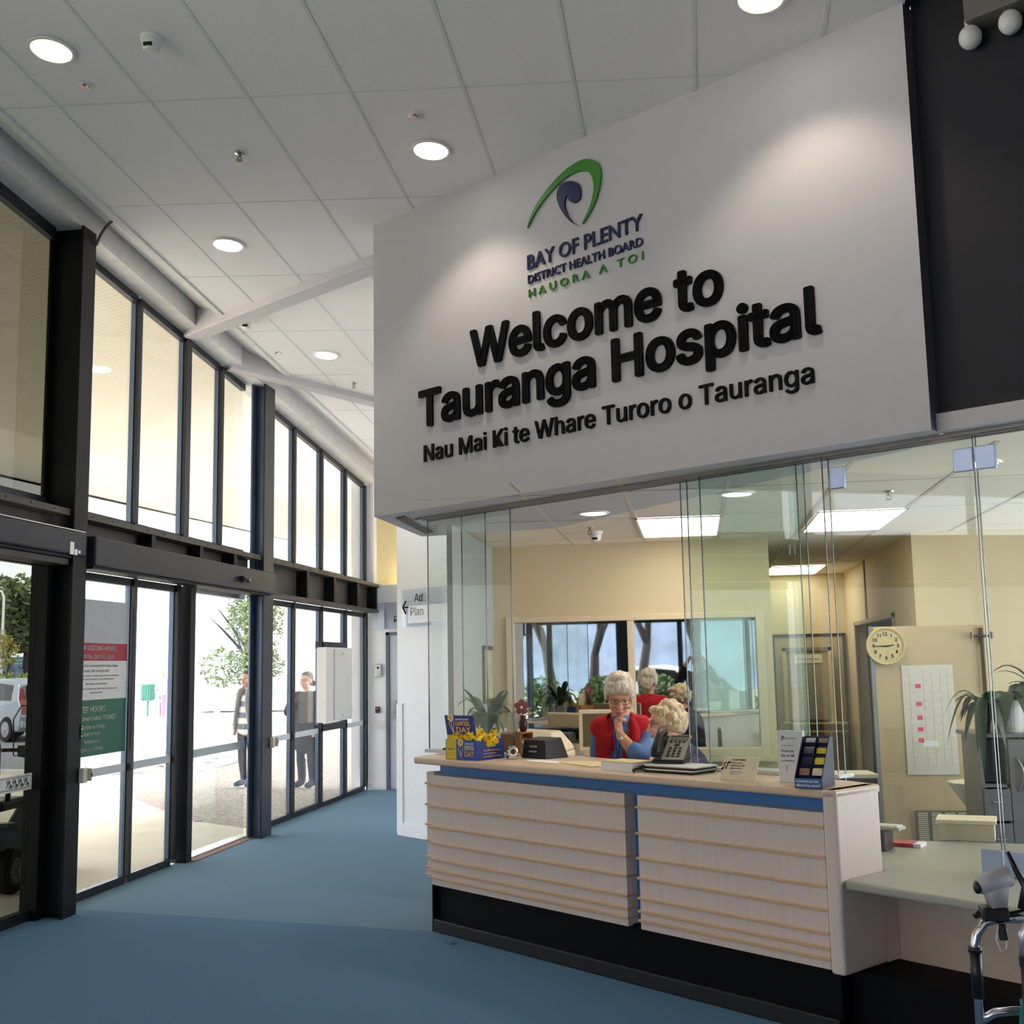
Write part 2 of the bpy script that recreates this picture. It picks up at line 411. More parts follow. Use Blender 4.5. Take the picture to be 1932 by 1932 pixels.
# door 1: frameless sliding leaf and its threshold
d1 = sroot('door_1')
B().box(-4.415, -4.405, 9.5, 10.9, .03, 2.31).build('glass_leaf', door_glass, d1)
B().box(-4.403, -4.40, 9.5, 10.9, .845, .915).build('safety_band', M('translucent_film', 'C9D4D6', .5, var=.02), d1)
B().box(-4.46, -4.37, 9.5, 10.78, 2.29, 2.335).build('head_rail', silver, d1)
b = B(); b.box(-4.5, -4.36, 9.5, 10.9, -.01, .012, 0); b.box(-4.36, -4.26, 9.5, 10.9, -.01, .006, 1)
b.build('threshold', [silver, M('bristle_mat', '8E7468', .9, var=.2, scale=80)], d1)
# door operators
def operator(ya, yb, z0, z1, x, name, label):
    t = thing(name, label, 'door operator', (-4.33, (ya+yb)/2, z0))
    w = (yb-ya)/2
    B().box(0, x+4.33, -w, w, 0, z1-z0).build('housing', dark_metal, t, bevel=.015)
    B().box(.02, x+4.30, -w+.02, w-.1, -.02, -.002).build('track', black_metal, t)
    return t
op2 = operator(7.45, 10.98, 2.345, 2.555, -4.12, 'door_operator', 'long dark grey sliding door operator box above the clear entrance doors')
op1 = operator(3.86, 7.38, 2.40, 2.565, -4.15, 'door_operator', 'dark door operator box with small pale stickers above the smoky glass')
B().box(.18, .182, 1.54, 1.59, .0, .085).build('sticker', white_plastic, op1)
B().box(.18, .182, 1.60, 1.635, .0, .04).build('sticker', paper_white, op1)
B().box(.18, .182, 1.65, 1.675, .015, .035).build('sticker', paper_white, op1)
B().box(.0, .18, -1.75, 1.74, .166, .172).build('trim_strip', white_plastic, op1)
t = thing('door_sensor', 'small black motion sensor sticking out from the sliding door operator box', 'sensor', (-4.1215, 10.1, 2.43))
B().box(0, .05, -.07, .03, -.02, .03).build('body', black_plastic, t, bevel=.008); B().lathe([(.014, 0), (.018, .03)], 10, (.05, .0, 0), None, 'x').build('lens', grey_plastic, t)
B().box(.03, .06, .02, .08, -.025, -.012).build('visor', black_plastic, t)

# -- end of the lobby
b = B(); b.box(-4.4, -1.7, 15.07, 15.2, 0, 2.71); b.box(-4.4, -4.27, 15.05, 15.2, 2.71, 4.5)
struct('wall_back', b, far_white)
b = B(); b.box(-4.4, -1.7, 15.6, 15.7, 2.71, 4.7); b.box(-4.4, -1.7, 15.2, 15.6, 2.69, 2.71); struct('wall_upper', b, [yellow_wall])
t = thing('added_cove_light', 'added warm strip lamp hidden on the ledge to light the yellow upper wall', 'lamp', (-3.2, 15.4, 2.711)); B().box(-.9, .9, .0, .06, 0, .008).build('batten', white_plastic, t); B().box(-.88, .88, .01, .05, .008, .014).build('tube', EM('added_cove_tube', (1, .88, .62), 26), t)  # unseen strip lamp added to brighten the yellow upper wall
b = B(); b.box(-4.36, -4.09, 15.05, 15.07, 0, .09); struct('baseboard_back', b, far_white)
b = B(); b.box(-4.6, -4.44, 15.1, 15.7, 0, 4.7); struct('wall_corner', b, far_white)
d2 = sroot('door_2')
b = B(); b.box(-4.10, -4.055, 15.03, 15.08, 0, 2.07); b.box(-3.16, -3.115, 15.03, 15.08, 0, 2.07); b.box(-4.10, -3.115, 15.03, 15.08, 2.03, 2.07)
b.build('door_frame', M('grey_blue_door_frame', '5B6372', .4, var=.03), d2)
B().box(-4.05, -3.16, 15.05, 15.068, .01, 2.03).build('door_leaf', M('grey_door_paint', 'B9C0CC', .5, var=.03), d2)
b = B(); b.box(-4.01, -3.97, 15.03, 15.05, .92, 1.16); b.tube([(-3.99, 15.03, 1.02), (-3.99, 14.99, 1.02), (-3.87, 14.99, 1.02)], .01)
b.build('door_handle', silver, d2)
# white dividing wall with corner guard, and the office wall behind it
b = B(); b.prism([(-2.9, 11.06), (-1.72, 10.08), (-1.72, 15.07), (-2.9, 15.07)], 0, 4.4)
struct('wall_left', b, far_white); b = B()
b.prism([(-1.72, 7.95), (-1.68, 7.95), (-1.68, 9.6), (-1.68, 10.2), (-1.72, 10.2)], 0, 2.6)
struct('wall_left', b, M('grey_office_paint', 'B9B8B5', .7, var=.02))
b = B(); dd = (.768, -.64); nn = (-.64, -.768)
b.ob((-2.9, 11.06), dd, nn, -.005, .09, 0, .012, .02, 1.25); struct('trim_%d' % tn, b, paper_white); tn += 1
b = B(); b.ob((-2.9, 11.06), dd, nn, 0, 1.5, 0, .01, 0, .12); struct('baseboard_left', b, far_white)

# -- hanging bulkhead with the welcome sign
P0 = Vector((-2.086, 7.368)); P1 = P0+sd*3.815
p2 = P1-sn*.11; p3 = P0-sn*.11
poly = [P0, P1, p2, p2+Vector((-.12, .3))-sn*.1, Vector((-1.0, 8.4)), Vector((-2.06, 8.62))]
b = B(); n = len(poly)
b.add([(p.x, p.y, 2.6) for p in poly]+[(p.x, p.y, ceil_z(p.x, p.y)+.01) for p in poly],
      [tuple(range(n)), tuple(range(n, 2*n))]+[(i, (i+1) % n, n+(i+1) % n, n+i) for i in range(n)])
for i, k in enumerate(b.m): b.m[i] = 0
b.m[3] = 1
struct('wall_bulkhead', b, [white_wall, M('grey_return_paint', '57535A', .7)])
b = B(); b.prism([(-1.955, 7.438), (-1.877, 7.376), (-1.9, 8.3), (-1.98, 8.398)], 2.592, 2.601); struct('trim_%d' % tn, b, M('shadow_gap_grey', '6E6A66', .8)); tn += 1  # flat grey strip painting the shade of a recess in the soffit
G0 = Vector((-1.089, 7.108)); gd = Vector((.809, -.588)); gn = Vector((-.588, -.809))
b = B()
for t in (-.015, .045, .105): b.ob(G0, gd, gn, -.85, 3.9, t-.006, t+.006, 2.585, 2.601)
struct('trim_%d' % tn, b, M('grey_track', 'A8A09A', .5)); tn += 1
# charcoal wall to the right of the sign, white rail beneath it
b = B(); q0 = P1-sn*.09
b.ob(q0, sd, sn, 0, 4.5, -.1, 0, 2.68, 5.5); struct('wall_right', b, charcoal)
b = B(); b.ob(q0, sd, sn, 0, 4.5, -.25, .03, 2.6, 2.68); struct('trim_%d' % tn, b, white_wall); tn += 1
# -- office shell
OC = 2.603
b = B(); b.prism([(-1.72, 7.95), (-1.15, 7.3), (1.0, 5.65), (4.5, 3.2), (6, 3.2), (6, 14), (-1.72, 14)], OC, OC+.05, 0)
for y in (6.7, 7.95, 9.2, 12.2): b.box(-1.68, 5.9, y-.008, y+.008, OC-.003, OC, 1)
for x in (-.98, -.38, .22, .83, 1.44, 2.05, 2.66): b.box(x-.012, x+.012, 6.2 if x < .5 else 5.6, 13.9 if .6 < x < 1.7 else 9.6, OC-.004, OC, 1)
struct('ceiling', b, [office_ceil, M('office_grid', 'D8CDBC', .5)])
b = B()
b.box(-1.68, -1.57, 9.6, 9.7, 0, OC); b.box(-1.57, .556, 9.6, 9.7, 2.0, OC); b.box(-1.57, .556, 9.6, 9.7, 0, .84); b.box(.556, .62, 9.6, 9.7, 0, OC)
b.box(.55, .62, 9.7, 13.9, 0, OC)
b.box(.55, 1.85, 13.9, 14.0, 0, OC)
b.box(1.75, 1.85, 13.1, 13.9, 0, OC); b.box(1.75, 1.85, 10.62, 13.1, 1.97, OC); b.box(1.75, 1.85, 9.6, 10.62, 0, OC)
b.box(1.85, 6, 9.6, 9.7, 0, OC)
struct('wall_office', b, cream_wall)
b = B(); b.box(2.9, 3.0, 10.6, 13.2, 0, 2.6); b.box(1.86, 3.0, 13.1, 13.2, 0, 2.6); b.box(1.86, 3.0, 10.5, 10.62, 0, 2.6); struct('wall_storeroom', b, M('darkened_room_wall', '4A4036', .8))  # wall colour darkened to stand in for the darkness inside the opening
b = B(); b.box(1.735, 1.75, 12.2, 12.28, 1.97, OC); b.box(1.73, 1.75, 10.58, 10.64, 0, 2.0); b.box(1.73, 1.75, 13.08, 13.14, 0, 2.0); b.box(1.73, 1.75, 10.58, 13.14, 1.96, 2.0)
struct('trim_%d' % tn, b, M('mushroom_trim', 'A8977E', .5)); tn += 1
b = B(); b.box(-1.45, -1.12, 9.585, 9.6, 0, .1); struct('baseboard_office', b, cream_wall)
# one-way mirror window in the office wall
mir = bpy.data.materials.new('one_way_mirror'); mir.use_nodes = True; p = mir.node_tree.nodes['Principled BSDF']
p.inputs['Base Color'].default_value = (.62, .64, .62, 1); p.inputs['Metallic'].default_value = 1; p.inputs['Roughness'].default_value = .015
w = sroot('window_%d' % wn); wn += 1
timber = M('cream_painted_timber', 'E3CFAE', .5, var=.03)
b = B(); b.box(-1.57, -1.5, 9.57, 9.66, .84, 2.0); b.box(.49, .556, 9.57, 9.66, .84, 2.0); b.box(-1.5, .49, 9.57, 9.66, 1.95, 2.0); b.box(-1.5, .49, 9.55, 9.66, .84, .91); b.box(-.555, -.5, 9.575, 9.66, .91, 1.95)
b.build('window_frame', timber, w, bevel=.006)
b = B(); b.box(-1.66, .60, 9.54, 9.6, .80, .84); b.build('window_sill', timber, w, bevel=.005)
B().box(-1.5, -.555, 9.62, 9.63, .91, 1.95).build('mirror_pane', mir, w); B().box(-.5, .49, 9.62, 9.63, .91, 1.95).build('mirror_pane', mir, w)
# far corridor door with notice board
d3 = sroot('door_3'); dk = M('dark_bronze_frame', '3C3833', .5)
b = B(); b.box(.88, .915, 13.87, 13.9, 0, 1.9); b.box(1.69, 1.725, 13.87, 13.9, 0, 1.9); b.box(.88, 1.725, 13.87, 13.9, 1.87, 1.9); b.build('door_frame', dk, d3)
B().box(.915, 1.69, 13.88, 13.9, 0, 1.87).build('door_leaf', M('olive_beige_door', 'B8AC86', .5, var=.03), d3)
B().lathe([(.03, 0), (.03, .05), (.02, .06)], 10, (.97, 13.82, 1.0), None, 'y').build('door_knob', silver, d3)
# enclosing lobby walls behind the camera
b = B(); b.box(5.0, 5.1, -13, 3.2, 0, 6.2); struct('wall_side', b, white_wall)
b = B()
for x, w_ in ((-4.05, .14), (-2.0, .36), (-.42, .14), (1.4, .14), (3.2, .14), (4.95, .1)): b.box(x-w_/2, x+w_/2, -13.1, -12.95, 0, 2.7)
b.box(-4.4, 5, -13.1, -12.9, 2.7, 6.0); b.box(-4.4, 5, -13.1, -12.95, 0, .12)
struct('wall_front', b, [black_metal])
r = sroot('window_%d' % wn); wn += 1
B().box(-4.3, 4.9, -13.03, -13.02, .12, 2.7).build('glass_pane', clear_glass, r)
# ================================================================ SIGN LETTERING
navy = M('navy_letter', '15164E', .35, var=.05); green = M('green_letter', '3F8A2C', .4, var=.05)
U3 = Vector((sd.x, sd.y, 0)); V3 = Vector((0, 0, 1)); N3 = Vector((sn.x, sn.y, 0))
S3 = lambda s, z, d=0: Vector((P0.x, P0.y, 0))+U3*s+V3*z+N3*d
def signline(body, s0, s1, z, cap, mat, label, bold, depth=.016, z1=None, font='inter', off=0, sp=1.0):
    t = thing('raised_lettering', label, 'sign lettering', S3((s0+s1)/2, z, .002), 0, 'raised lettering on the white sign wall')
    z1 = z if z1 is None else z1
    V = V3; U = U3*(s1-s0)/math.hypot(s1-s0, 0)+V3*((z1-z)/(s1-s0))
    letters(body, S3(s0, z, .002)-t.location, U, V, N3, cap, s1-s0, mat, t, bold, sp, depth, True, font=font, off=off)
signline('Welcome to', .955, 2.775, 3.437, .224, black_ink, 'largest upper line of black raised letters reading Welcome to', .024)
signline('Tauranga Hospital', .475, 3.31, 3.136, .224, black_ink, 'bold black raised letters reading Tauranga Hospital', .024, z1=3.156)
signline('Nau Mai Ki te Whare Turoro o Tauranga', .508, 3.265, 2.903, .104, black_ink, 'lowest thin line of black letters, a greeting starting Nau Mai', .009, .012, z1=2.914)
signline('BAY OF PLENTY', 1.434, 2.289, 3.942, .087, navy, 'navy raised letters reading BAY OF PLENTY under the logo', 0, .01, z1=3.957, font='bf', off=.01)
signline('DISTRICT HEALTH BOARD', 1.435, 2.287, 3.856, .049, navy, 'smaller navy letters reading DISTRICT HEALTH BOARD', 0, .009, z1=3.864, font='bf', off=.012)
signline('HAUORA A TOI', 1.438, 2.287, 3.771, .047, green, 'spaced small green letters reading HAUORA A TOI', 0, .009, z1=3.784, font='bf', off=.006, sp=1.55)
def smooth_closed(p, n=4):
    out = []; m = len(p)
    for i in range(m):
        a, b_, c, d = p[i-1], p[i], p[(i+1) % m], p[(i+2) % m]
        for j in range(n):
            t = j/n
            out.append(tuple(.5*((2*b_[k])+(-a[k]+c[k])*t+(2*a[k]-5*b_[k]+4*c[k]-d[k])*t*t+(-a[k]+3*b_[k]-3*c[k]+d[k])*t**3) for k in (0, 1)))
    return out
def tri_ext(outline, o, U, V, N, depth):
    """closed 2D outline -> solid"""
    bm = bmesh.new(); vs = [bm.verts.new(o+U*x+V*y) for x, y in outline]
    es = [bm.edges.new((vs[i], vs[(i+1) % len(vs)])) for i in range(len(vs))]
    r = bmesh.ops.triangle_fill(bm, edges=es, use_beauty=True)
    fs = [g for g in r['geom'] if isinstance(g, bmesh.types.BMFace)]
    ex = bmesh.ops.extrude_face_region(bm, geom=fs)
    for g in ex['geom']:
        if isinstance(g, bmesh.types.BMVert): g.co += N*depth
    bm.verts.index_update()
    b = B(); b.add([v.co[:] for v in bm.verts], [tuple(v.index for v in f.verts) for f in bm.faces]); bm.free()
    return b
arch = [(1.443, 4.2), (1.481, 4.277), (1.556, 4.357), (1.663, 4.427), (1.766, 4.471), (1.867, 4.488), (1.928, 4.477), (1.988, 4.439), (2.012, 4.386), (2.011, 4.328), (1.987, 4.247), (1.942, 4.172), (1.869, 4.104), (1.93, 4.195), (1.958, 4.275), (1.957, 4.335), (1.937, 4.386), (1.901, 4.412), (1.84, 4.427), (1.752, 4.419), (1.648, 4.376), (1.555, 4.317), (1.487, 4.254)]
koru = [(1.841, 4.099), (1.787, 4.138), (1.732, 4.203), (1.696, 4.27), (1.682, 4.319), (1.689, 4.358), (1.713, 4.386), (1.751, 4.394), (1.801, 4.384), (1.844, 4.355), (1.861, 4.315), (1.857, 4.266), (1.834, 4.248), (1.803, 4.251), (1.775, 4.275), (1.764, 4.31), (1.750, 4.300), (1.740, 4.270), (1.745, 4.23), (1.769, 4.173), (1.805, 4.127)]
t = thing('logo_emblem', 'green arch and navy spiral emblem above the BAY OF PLENTY letters', 'emblem', S3(1.73, 4.1, .002))
def fix(p, keep=(0,)):   # pull the koru end onto the plane scale
    return p
tri_ext(smooth_closed(arch), S3(0, 0, .002)-t.location, U3, V3, N3, .014).build('arch', green, t)
tri_ext(smooth_closed(koru), S3(0, 0, .002)-t.location, U3, V3, N3, .014).build('spiral', navy, t)

# ================================================================ CEILING FITTINGS
def ceil_frame(t):
    n = Vector((.0521, .0767, 1)).normalized(); q = Vector((0, 0, 1)).rotation_difference(n); t.rotation_mode = 'QUATERNION'; t.rotation_quaternion = q
def spot(t, power, size, blend, loc=(0, 0, -.05), col=(1, .86, .68), r=.05):
    l = bpy.data.lights.new('lamp_light', 'SPOT'); l.energy = power; l.spot_size = size; l.spot_blend = blend; l.color = col; l.shadow_soft_size = r
    o = bpy.data.objects.new('lamp_light', l); C.objects.link(o); o.parent = t; o.location = loc
refl_m = M('downlight_reflector', 'F2EEE4', .2, .4, var=.02)
def downlight(x, y, z, label, tilt=True, r=.105, power=55, size=2.0, grp='recessed downlights in the lobby ceiling', glow=lamp_white):
    t = thing('downlight', label, 'ceiling light', (x, y, z), 0, grp)
    if tilt: ceil_frame(t)
    b = B(); b.lathe([(r, -.012), (r+.015, -.012), (r+.018, -.004), (r+.016, 0), (r, 0)], 28, caps=False); b.build('rim', white_plastic, t, smooth=False)
    b = B(); b.lathe([(r-.002, -.006), (r*.97, -.004), (r*.8, -.0035)], 28, caps=False); b.build('reflector', refl_m, t)
    b = B(); b.lathe([(r*.95, -.009), (r*.9, -.011), (0.001, -.012)], 28); b.build('diffuser', glow, t)
    if power: spot(t, power, size, .5)
    return t
LOB = [(-3.22, 5.216, 'downlight in the lobby ceiling beside the round smoke detector and red-dotted emergency light'),
       (-1.449, 6.38, 'downlight in the lobby ceiling just in front of the logo'),
       (-3.243, 7.599, 'lobby downlight over the clear entrance doors, before the raking white beam'),
       (-3.283, 9.979, 'smallest lobby downlight, beyond the raking white beam'),
       (.418, 5.125, 'lobby downlight cut by the upper picture edge above Hospital')]
for i, (x, y, l) in enumerate(LOB): downlight(x, y, ceil_z(x, y)-.001, l, power=(34, 26, 34, 34, 24)[i])
def smoke(x, y, z, label, tilt=True):
    t = thing('smoke_detector', label, 'smoke detector', (x, y, z), 0, 'smoke detectors')
    if tilt: ceil_frame(t)
    b = B(); b.lathe([(.06, 0), (.06, -.02), (.052, -.028)], 20); b.build('base', white_plastic, t)
    b = B(); b.lathe([(.048, -.028), (.044, -.06), (.034, -.075), (.012, -.08)], 20); b.build('sensor_head', white_plastic, t, smooth=False)
    b = B(); b.box(-.022, .022, -.049, -.035, -.066, -.05); b.build('vent_slot', black_plastic, t)
smoke(-2.631, 5.171, ceil_z(-2.631, 5.171)-.001, 'smoke detector on a grey ceiling tile near the first downlight')
smoke(-3.696, 9.101, ceil_z(-3.696, 9.101)-.001, 'smoke detector just beyond the raking white beam')
def sprinkler(x, y, z, label, tilt=True):
    t = thing('sprinkler', label, 'sprinkler', (x, y, z), 0, 'fire sprinklers')
    if tilt: ceil_frame(t)
    B().lathe([(.035, 0), (.033, -.006), (.015, -.009)], 16).build('escutcheon', chrome, t)
    b = B(); b.tube([(0, 0, -.005), (0, 0, -.03)], .008); b.tube([(.012, 0, -.02), (.014, 0, -.04), (0, 0, -.05)], .003, 6); b.tube([(-.012, 0, -.02), (-.014, 0, -.04), (0, 0, -.05)], .003, 6)
    b.lathe([(.018, -.05), (.018, -.053)], 12); b.build('head', M('sprinkler_brass', '8A7A68', .4, .7), t)
sprinkler(-2.632, 6.33, ceil_z(-2.632, 6.33)-.001, 'sprinkler head on the grey tiles in the middle of the lobby ceiling')
sprinkler(-3.265, 10.812, ceil_z(-3.265, 10.812)-.001, 'sprinkler head beyond the white beams near the sign edge')
def emlight(x, y, z, label):
    t = thing('emergency_light', label, 'emergency light', (x, y, z), 0, 'small recessed emergency lights'); ceil_frame(t)
    B().lathe([(.042, 0), (.042, -.004), (.036, -.007), (.002, -.008)], 20).build('plate', white_plastic, t)
    B().lathe([(.013, -.008), (.01, -.02), (.002, -.022)], 12, (.012, -.006, 0)).build('lens', chrome, t)
    B().lathe([(.005, -.008), (.004, -.013)], 8, (-.022, .008, 0)).build('indicator', EM('red_indicator', (1, .05, .03), .8), t)
    B().lathe([(.006, -.008), (.005, -.013)], 8, (.0, -.024, 0)).build('test_button', black_plastic, t)
emlight(-3.21, 5.552, ceil_z(-3.21, 5.552)-.001, 'emergency light disc beside the first lobby downlight')
emlight(-1.448, 6.002, ceil_z(-1.448, 6.002)-.001, 'emergency light disc beside the downlight in front of the logo')
emlight(-3.73, 9.908, ceil_z(-3.73, 9.908)-.001, 'pale emergency light disc beyond the raking beam, near the second smoke detector')
# cable loop at the column head
b = B(); pts = []
for i in range(13):
    a = i/12; pts.append((-4.16+.20*a**1.6, 7.40-.02*a, 4.66+.19*math.sin(a*PI/2)**1.4))
b.tube(pts, .011, 8); tag(b.build('cable', M('grey_conduit', '6B6566', .5), smooth=True), 'grey cable looping from the black column head up to the ceiling gap', 'cable')
# emergency twin floodlight before the charcoal wall
t = thing('emergency_floodlight', 'grey battery box with two white lamp heads on the charcoal wall', 'emergency light', (1.451, 5.073, 4.40))
d2v = Vector((.827, -.562)); n2v = Vector((-.562, -.827))
b = B(); b.ob((0, 0), d2v, n2v, -.115, .15, .001, .12, 0, .2); b.build('battery_box', M('grey_box_paint', '77736C', .5), t, bevel=.004)
for s in (-.115, .06):
    c = Vector((d2v.x*s+n2v.x*.06, d2v.y*s+n2v.y*.06, -.05)); b = B()
    b.tube([c+Vector((0, 0, .09)), c+Vector((0, 0, .02))], .02, 10); b.ell(c, (.05, .05, .055), 16, 10); b.build('lamp_head', white_plastic, t, smooth=True)

# ================================================================ LOBBY FITTINGS
# visiting hours notice on the glass
xg = -4.396
t = thing('visiting_hours_notice', 'red, white and green visiting hours notice stuck on the entrance glass', 'notice', (xg, 7.93, 1.0))
red_v = M('red_vinyl', 'B8283A', .5, var=.04); grn_v = M('green_vinyl', '1F6B57', .5, var=.04); gry_v = M('grey_film', 'C9CBCE', .6, var=.03)
def film(z0, z1, m, n, y0=-.46, y1=.53): return B().box(0, .003, y0, y1, z0, z1).build(n, m, t)
film(0, .405, grn_v, 'green_panel'); film(.405, .69, paper_white, 'white_panel'); film(.69, .82, red_v, 'red_panel'); film(.82, 1.14, gry_v, 'grey_panel')
def nl(body, z, cap, w, m, y=.02, bold=.014): letters(body, (.0035, y+.055, z), (0, 1, 0), (0, 0, 1), (1, 0, 0), cap, w*.86, m, t, bold, 1, .001, align='C', font='inter', res=2)
inkg = M('grey_ink', '77777C', .6)
nl('WARD VISITING HOURS...', .767, .032, .72, paper_white); nl('Strictly 2pm to 8pm', .707, .032, .58, paper_white)
nl('Unless prior arrangements have been', .645, .02, .72, inkg, bold=0); nl('made with nursing staff', .607, .02, .42, inkg, bold=0)
nl('to allow your friends / relatives time to have treatments', .575, .012, .76, inkg, bold=0); nl('and rest by keeping to the visiting hours', .55, .012, .6, inkg, bold=0)
nl('TWO visitors per bed please', .515, .013, .36, inkg, bold=0); nl('circumstances family may visit if prior arrangements', .48, .012, .72, inkg, bold=0); nl('have been made', .452, .012, .2, inkg, bold=0)
nl('AFTER HOURS', .315, .042, .52, paper_white, -.06); nl('Press Green button TO EXIT', .256, .03, .74, paper_white, .0)
for i, s in enumerate(('Monday to Friday', '8pm to 6am', 'Weekends', '8pm to 6.45am')): nl(s, (.195, .147, .09, .035)[i], .028, (.42, .28, .27, .36)[i], paper_white, -.02)
# exit button boxes
def exitbox(y, z, label, h=.1):
    t = thing('exit_button', label, 'exit button', (-4.168, y, z), 0, 'exit button boxes')
    B().box(0, .035, -.035, .02, 0, h).build('housing', white_plastic, t, bevel=.004)
    B().box(.01, .06, .02, .035, .01, h-.005).build('side_plate', beige_plastic, t, bevel=.003)
    B().box(.06, .064, .022, .033, .04, .065).build('button', black_plastic, t)
exitbox(7.43, .86, 'pale exit button box on the black column')
exitbox(11.0, .84, 'small white exit button box on the far grey column')
t = thing('lock_plate', 'narrow label plate with green dots on the black column', 'plate', (-4.169, 7.41, 1.16))
B().box(0, .006, -.012, .012, 0, .09).build('backing', black_plastic, t)
for k, m_ in ((.008, paper_white), (.034, M('green_dot', '56B070', .5)), (.056, paper_white), (.075, M('yellow_dot', 'D8CC60', .5))): B().box(.006, .008, -.009, .009, k, k+.012).build('marking', m_, t)
# electrical cabinet in the glazing
t = thing('electrical_cabinet', 'cream metal cabinet mounted between glazing posts over the lobby carpet', 'cabinet', (-4.36, 13.45, .98))
B().box(0, .12, -.5, .5, 0, .87).build('housing', white_plastic, t, bevel=.006)
B().box(.12, .126, -.20, .47, .02, .85).build('door', white_plastic, t, bevel=.002); b = B(); b.box(.12, .123, -.24, -.21, .02, .85); b.build('hinge_strip', M('warm_grey', 'B9B4AA', .5), t)
for z in (.06, .80): B().lathe([(.008, 0), (.006, .006)], 8, (.126, .1, z), None, 'x').build('lock', black_plastic, t)
t = thing('intercom', 'grey intercom panel with round camera beside the grey door', 'intercom', (-4.21, 15.06, 1.48))
B().box(-.045, .045, -.03, 0, 0, .17).build('housing', silver, t, bevel=.006); B().lathe([(.016, 0), (.012, -.01)], 12, (0, -.03, .12), None, 'y').build('camera_lens', black_plastic, t)
B().lathe([(.008, 0), (.007, -.006)], 10, (.015, -.03, .04), None, 'y').build('call_button', chrome, t)
t = thing('card_reader', 'little black card reader with red light below the intercom', 'card reader', (-4.22, 15.06, 1.0))
B().box(-.03, .03, -.02, 0, 0, .085).build('housing', black_plastic, t, bevel=.004); B().box(-.01, .01, -.022, -.02, .055, .065).build('indicator', EM('reader_red', (1, .1, .05), .6), t)
acr = GL('clear_acrylic', (.86, .88, .92), 1.4)
t = thing('door_sign', 'clear acrylic sign plate with a letter P above the grey door', 'sign', (-3.9, 15.06, 2.11))
B().box(-.32, .35, -.02, -.012, 0, .36).build('plate', acr, t); B().box(-.32, -.22, -.024, -.0205, 0, .36).build('tinted_strip', M('blue_grey_film', 'C3CBDC', .5), t)
letters('P', (-.085, -.025, .09), (1, 0, 0), (0, 0, 1), (0, -1, 0), .085, None, black_ink, t, 0, 1, .002, font='inter')
# directional sign on the white wall
pw = Vector((-2.9, 11.06, 0)); du = Vector((.768, -.64, 0)); dn = Vector((-.64, -.768, 0))
t = thing('directional_sign', 'clear acrylic direction sign with a black arrow and words on the white wall', 'sign', pw+du*.1+dn*.012+Vector((0, 0, 1.99)))
def sp(s, z, d): return du*s+Vector((0, 0, z))+dn*d
b = B(); b.ext([sp(0, 0, 0), sp(.9, 0, 0), sp(.9, .36, 0), sp(0, .36, 0)], dn*.008); b.build('plate', GL('pale_acrylic', (.93, .95, .98), 1.4), t)
b = B(); b.ext([sp(.11, .03, .009), sp(.9, .03, .009), sp(.9, .2, .009), sp(.11, .2, .009)], dn*.001); b.build('pale_panel', M('pale_film', 'E3E6EC', .5), t)
b = B()
for a, c in (((.03, .188), (.12, .188)), ((.03, .188), (.08, .25)), ((.03, .188), (.08, .126))):
    b.tube([sp(a[0], a[1], .012), sp(c[0], c[1], .012)], .008, 6)
b.build('arrow', black_ink, t)
letters('Ad', sp(.22, .235, .01), du, (0, 0, 1), dn, .078, None, black_ink, t, 0, 1, .002, font='inter')
letters('Plan', sp(.155, .105, .01), du, (0, 0, 1), dn, .078, None, M('grey_sign_ink', '6E7076', .5), t, 0, 1, .002, font='inter')
# koru band on the smoky glass
t = thing('patterned_band', 'white safety band with black scroll pattern across the smoky glass door', 'glass band', (-4.397, 5.63, .845))
B().box(0, .004, 0, 1.58, 0, .105).build('film', paper_white, t)
b = B()
def spiral(b, cy, cz, r, s, tw=1):
    pts = []
    for i in range(16):
        a = i/15*2.3*PI; rr = r*(1-i/18); pts.append((.006, cy+s*rr*math.cos(a), cz+tw*rr*math.sin(a)))
    b.tube(pts, .0022, 4)
for i in range(14):
    y = .66+i*.064
    if i in (3, 4, 9): continue
    spiral(b, y, .065, .02, 1); spiral(b, y+.026, .04, .018, -1, -1); b.tube([(.006, y-.02, .03), (.006, y+.01, .07), (.006, y+.035, .03)], .0022, 4)
for z in (.015, .09): b.box(.004, .006, .62, 1.55, z, z+.003)
b.build('scroll_pattern', black_ink, t)
# green leaf scrap on the carpet
b = B(); b.add([(0, 0, .001), (.03, .015, .012), (.07, 0, .02), (.03, -.018, .008)], [(0, 1, 2, 3)]); b.tube([(0, 0, .003), (-.03, .01, .004)], .002, 5)
o = b.build('leaf', M('leaf_green', '2E5A34', .5)); o.location = (-1.49, 6.80, .004); tag(o, 'fallen green leaf on the carpet by the counter plinth', 'leaf')
# ================================================================ RECEPTION COUNTER
A0 = Vector((-1.653, 7.111)); cdv = Vector((.768, -.640)); cnv = Vector((-.640, -.768))
CTX = thing('reception_counter', 'long reception counter with maple slatted front, blue band and black plinth', 'reception counter', (A0.x, A0.y, 0))
c2 = (0, 0)
def cb(b, s0, s1, t0, t1, z0, z1, k=None): return b.ob(c2, cdv, cnv, s0, s1, t0, t1, z0, z1, k)
b = B(); cb(b, .0, 2.86, -.36, -.03, 0, .285); cb(b, .0, .012, -.03, .0, .0, .285); b.build('plinth', black_lam, CTX)
b = B(); cb(b, .012, 2.86, -.03, .002, 0, .075); b.build('plinth_step', M('black_step_edge', '141318', .5), CTX, bevel=.006)
b = B(); cb(b, .0, 2.86, -.36, -.072, .285, 1.0); b.build('carcass', blue_panel, CTX)
b = B(); cb(b, .0, 2.86, -.385, -.361, .0, .999); b.build('back_panel', wood_lam, CTX)
ZB = (.874, .745, .623, .525, .428, .365, .32)
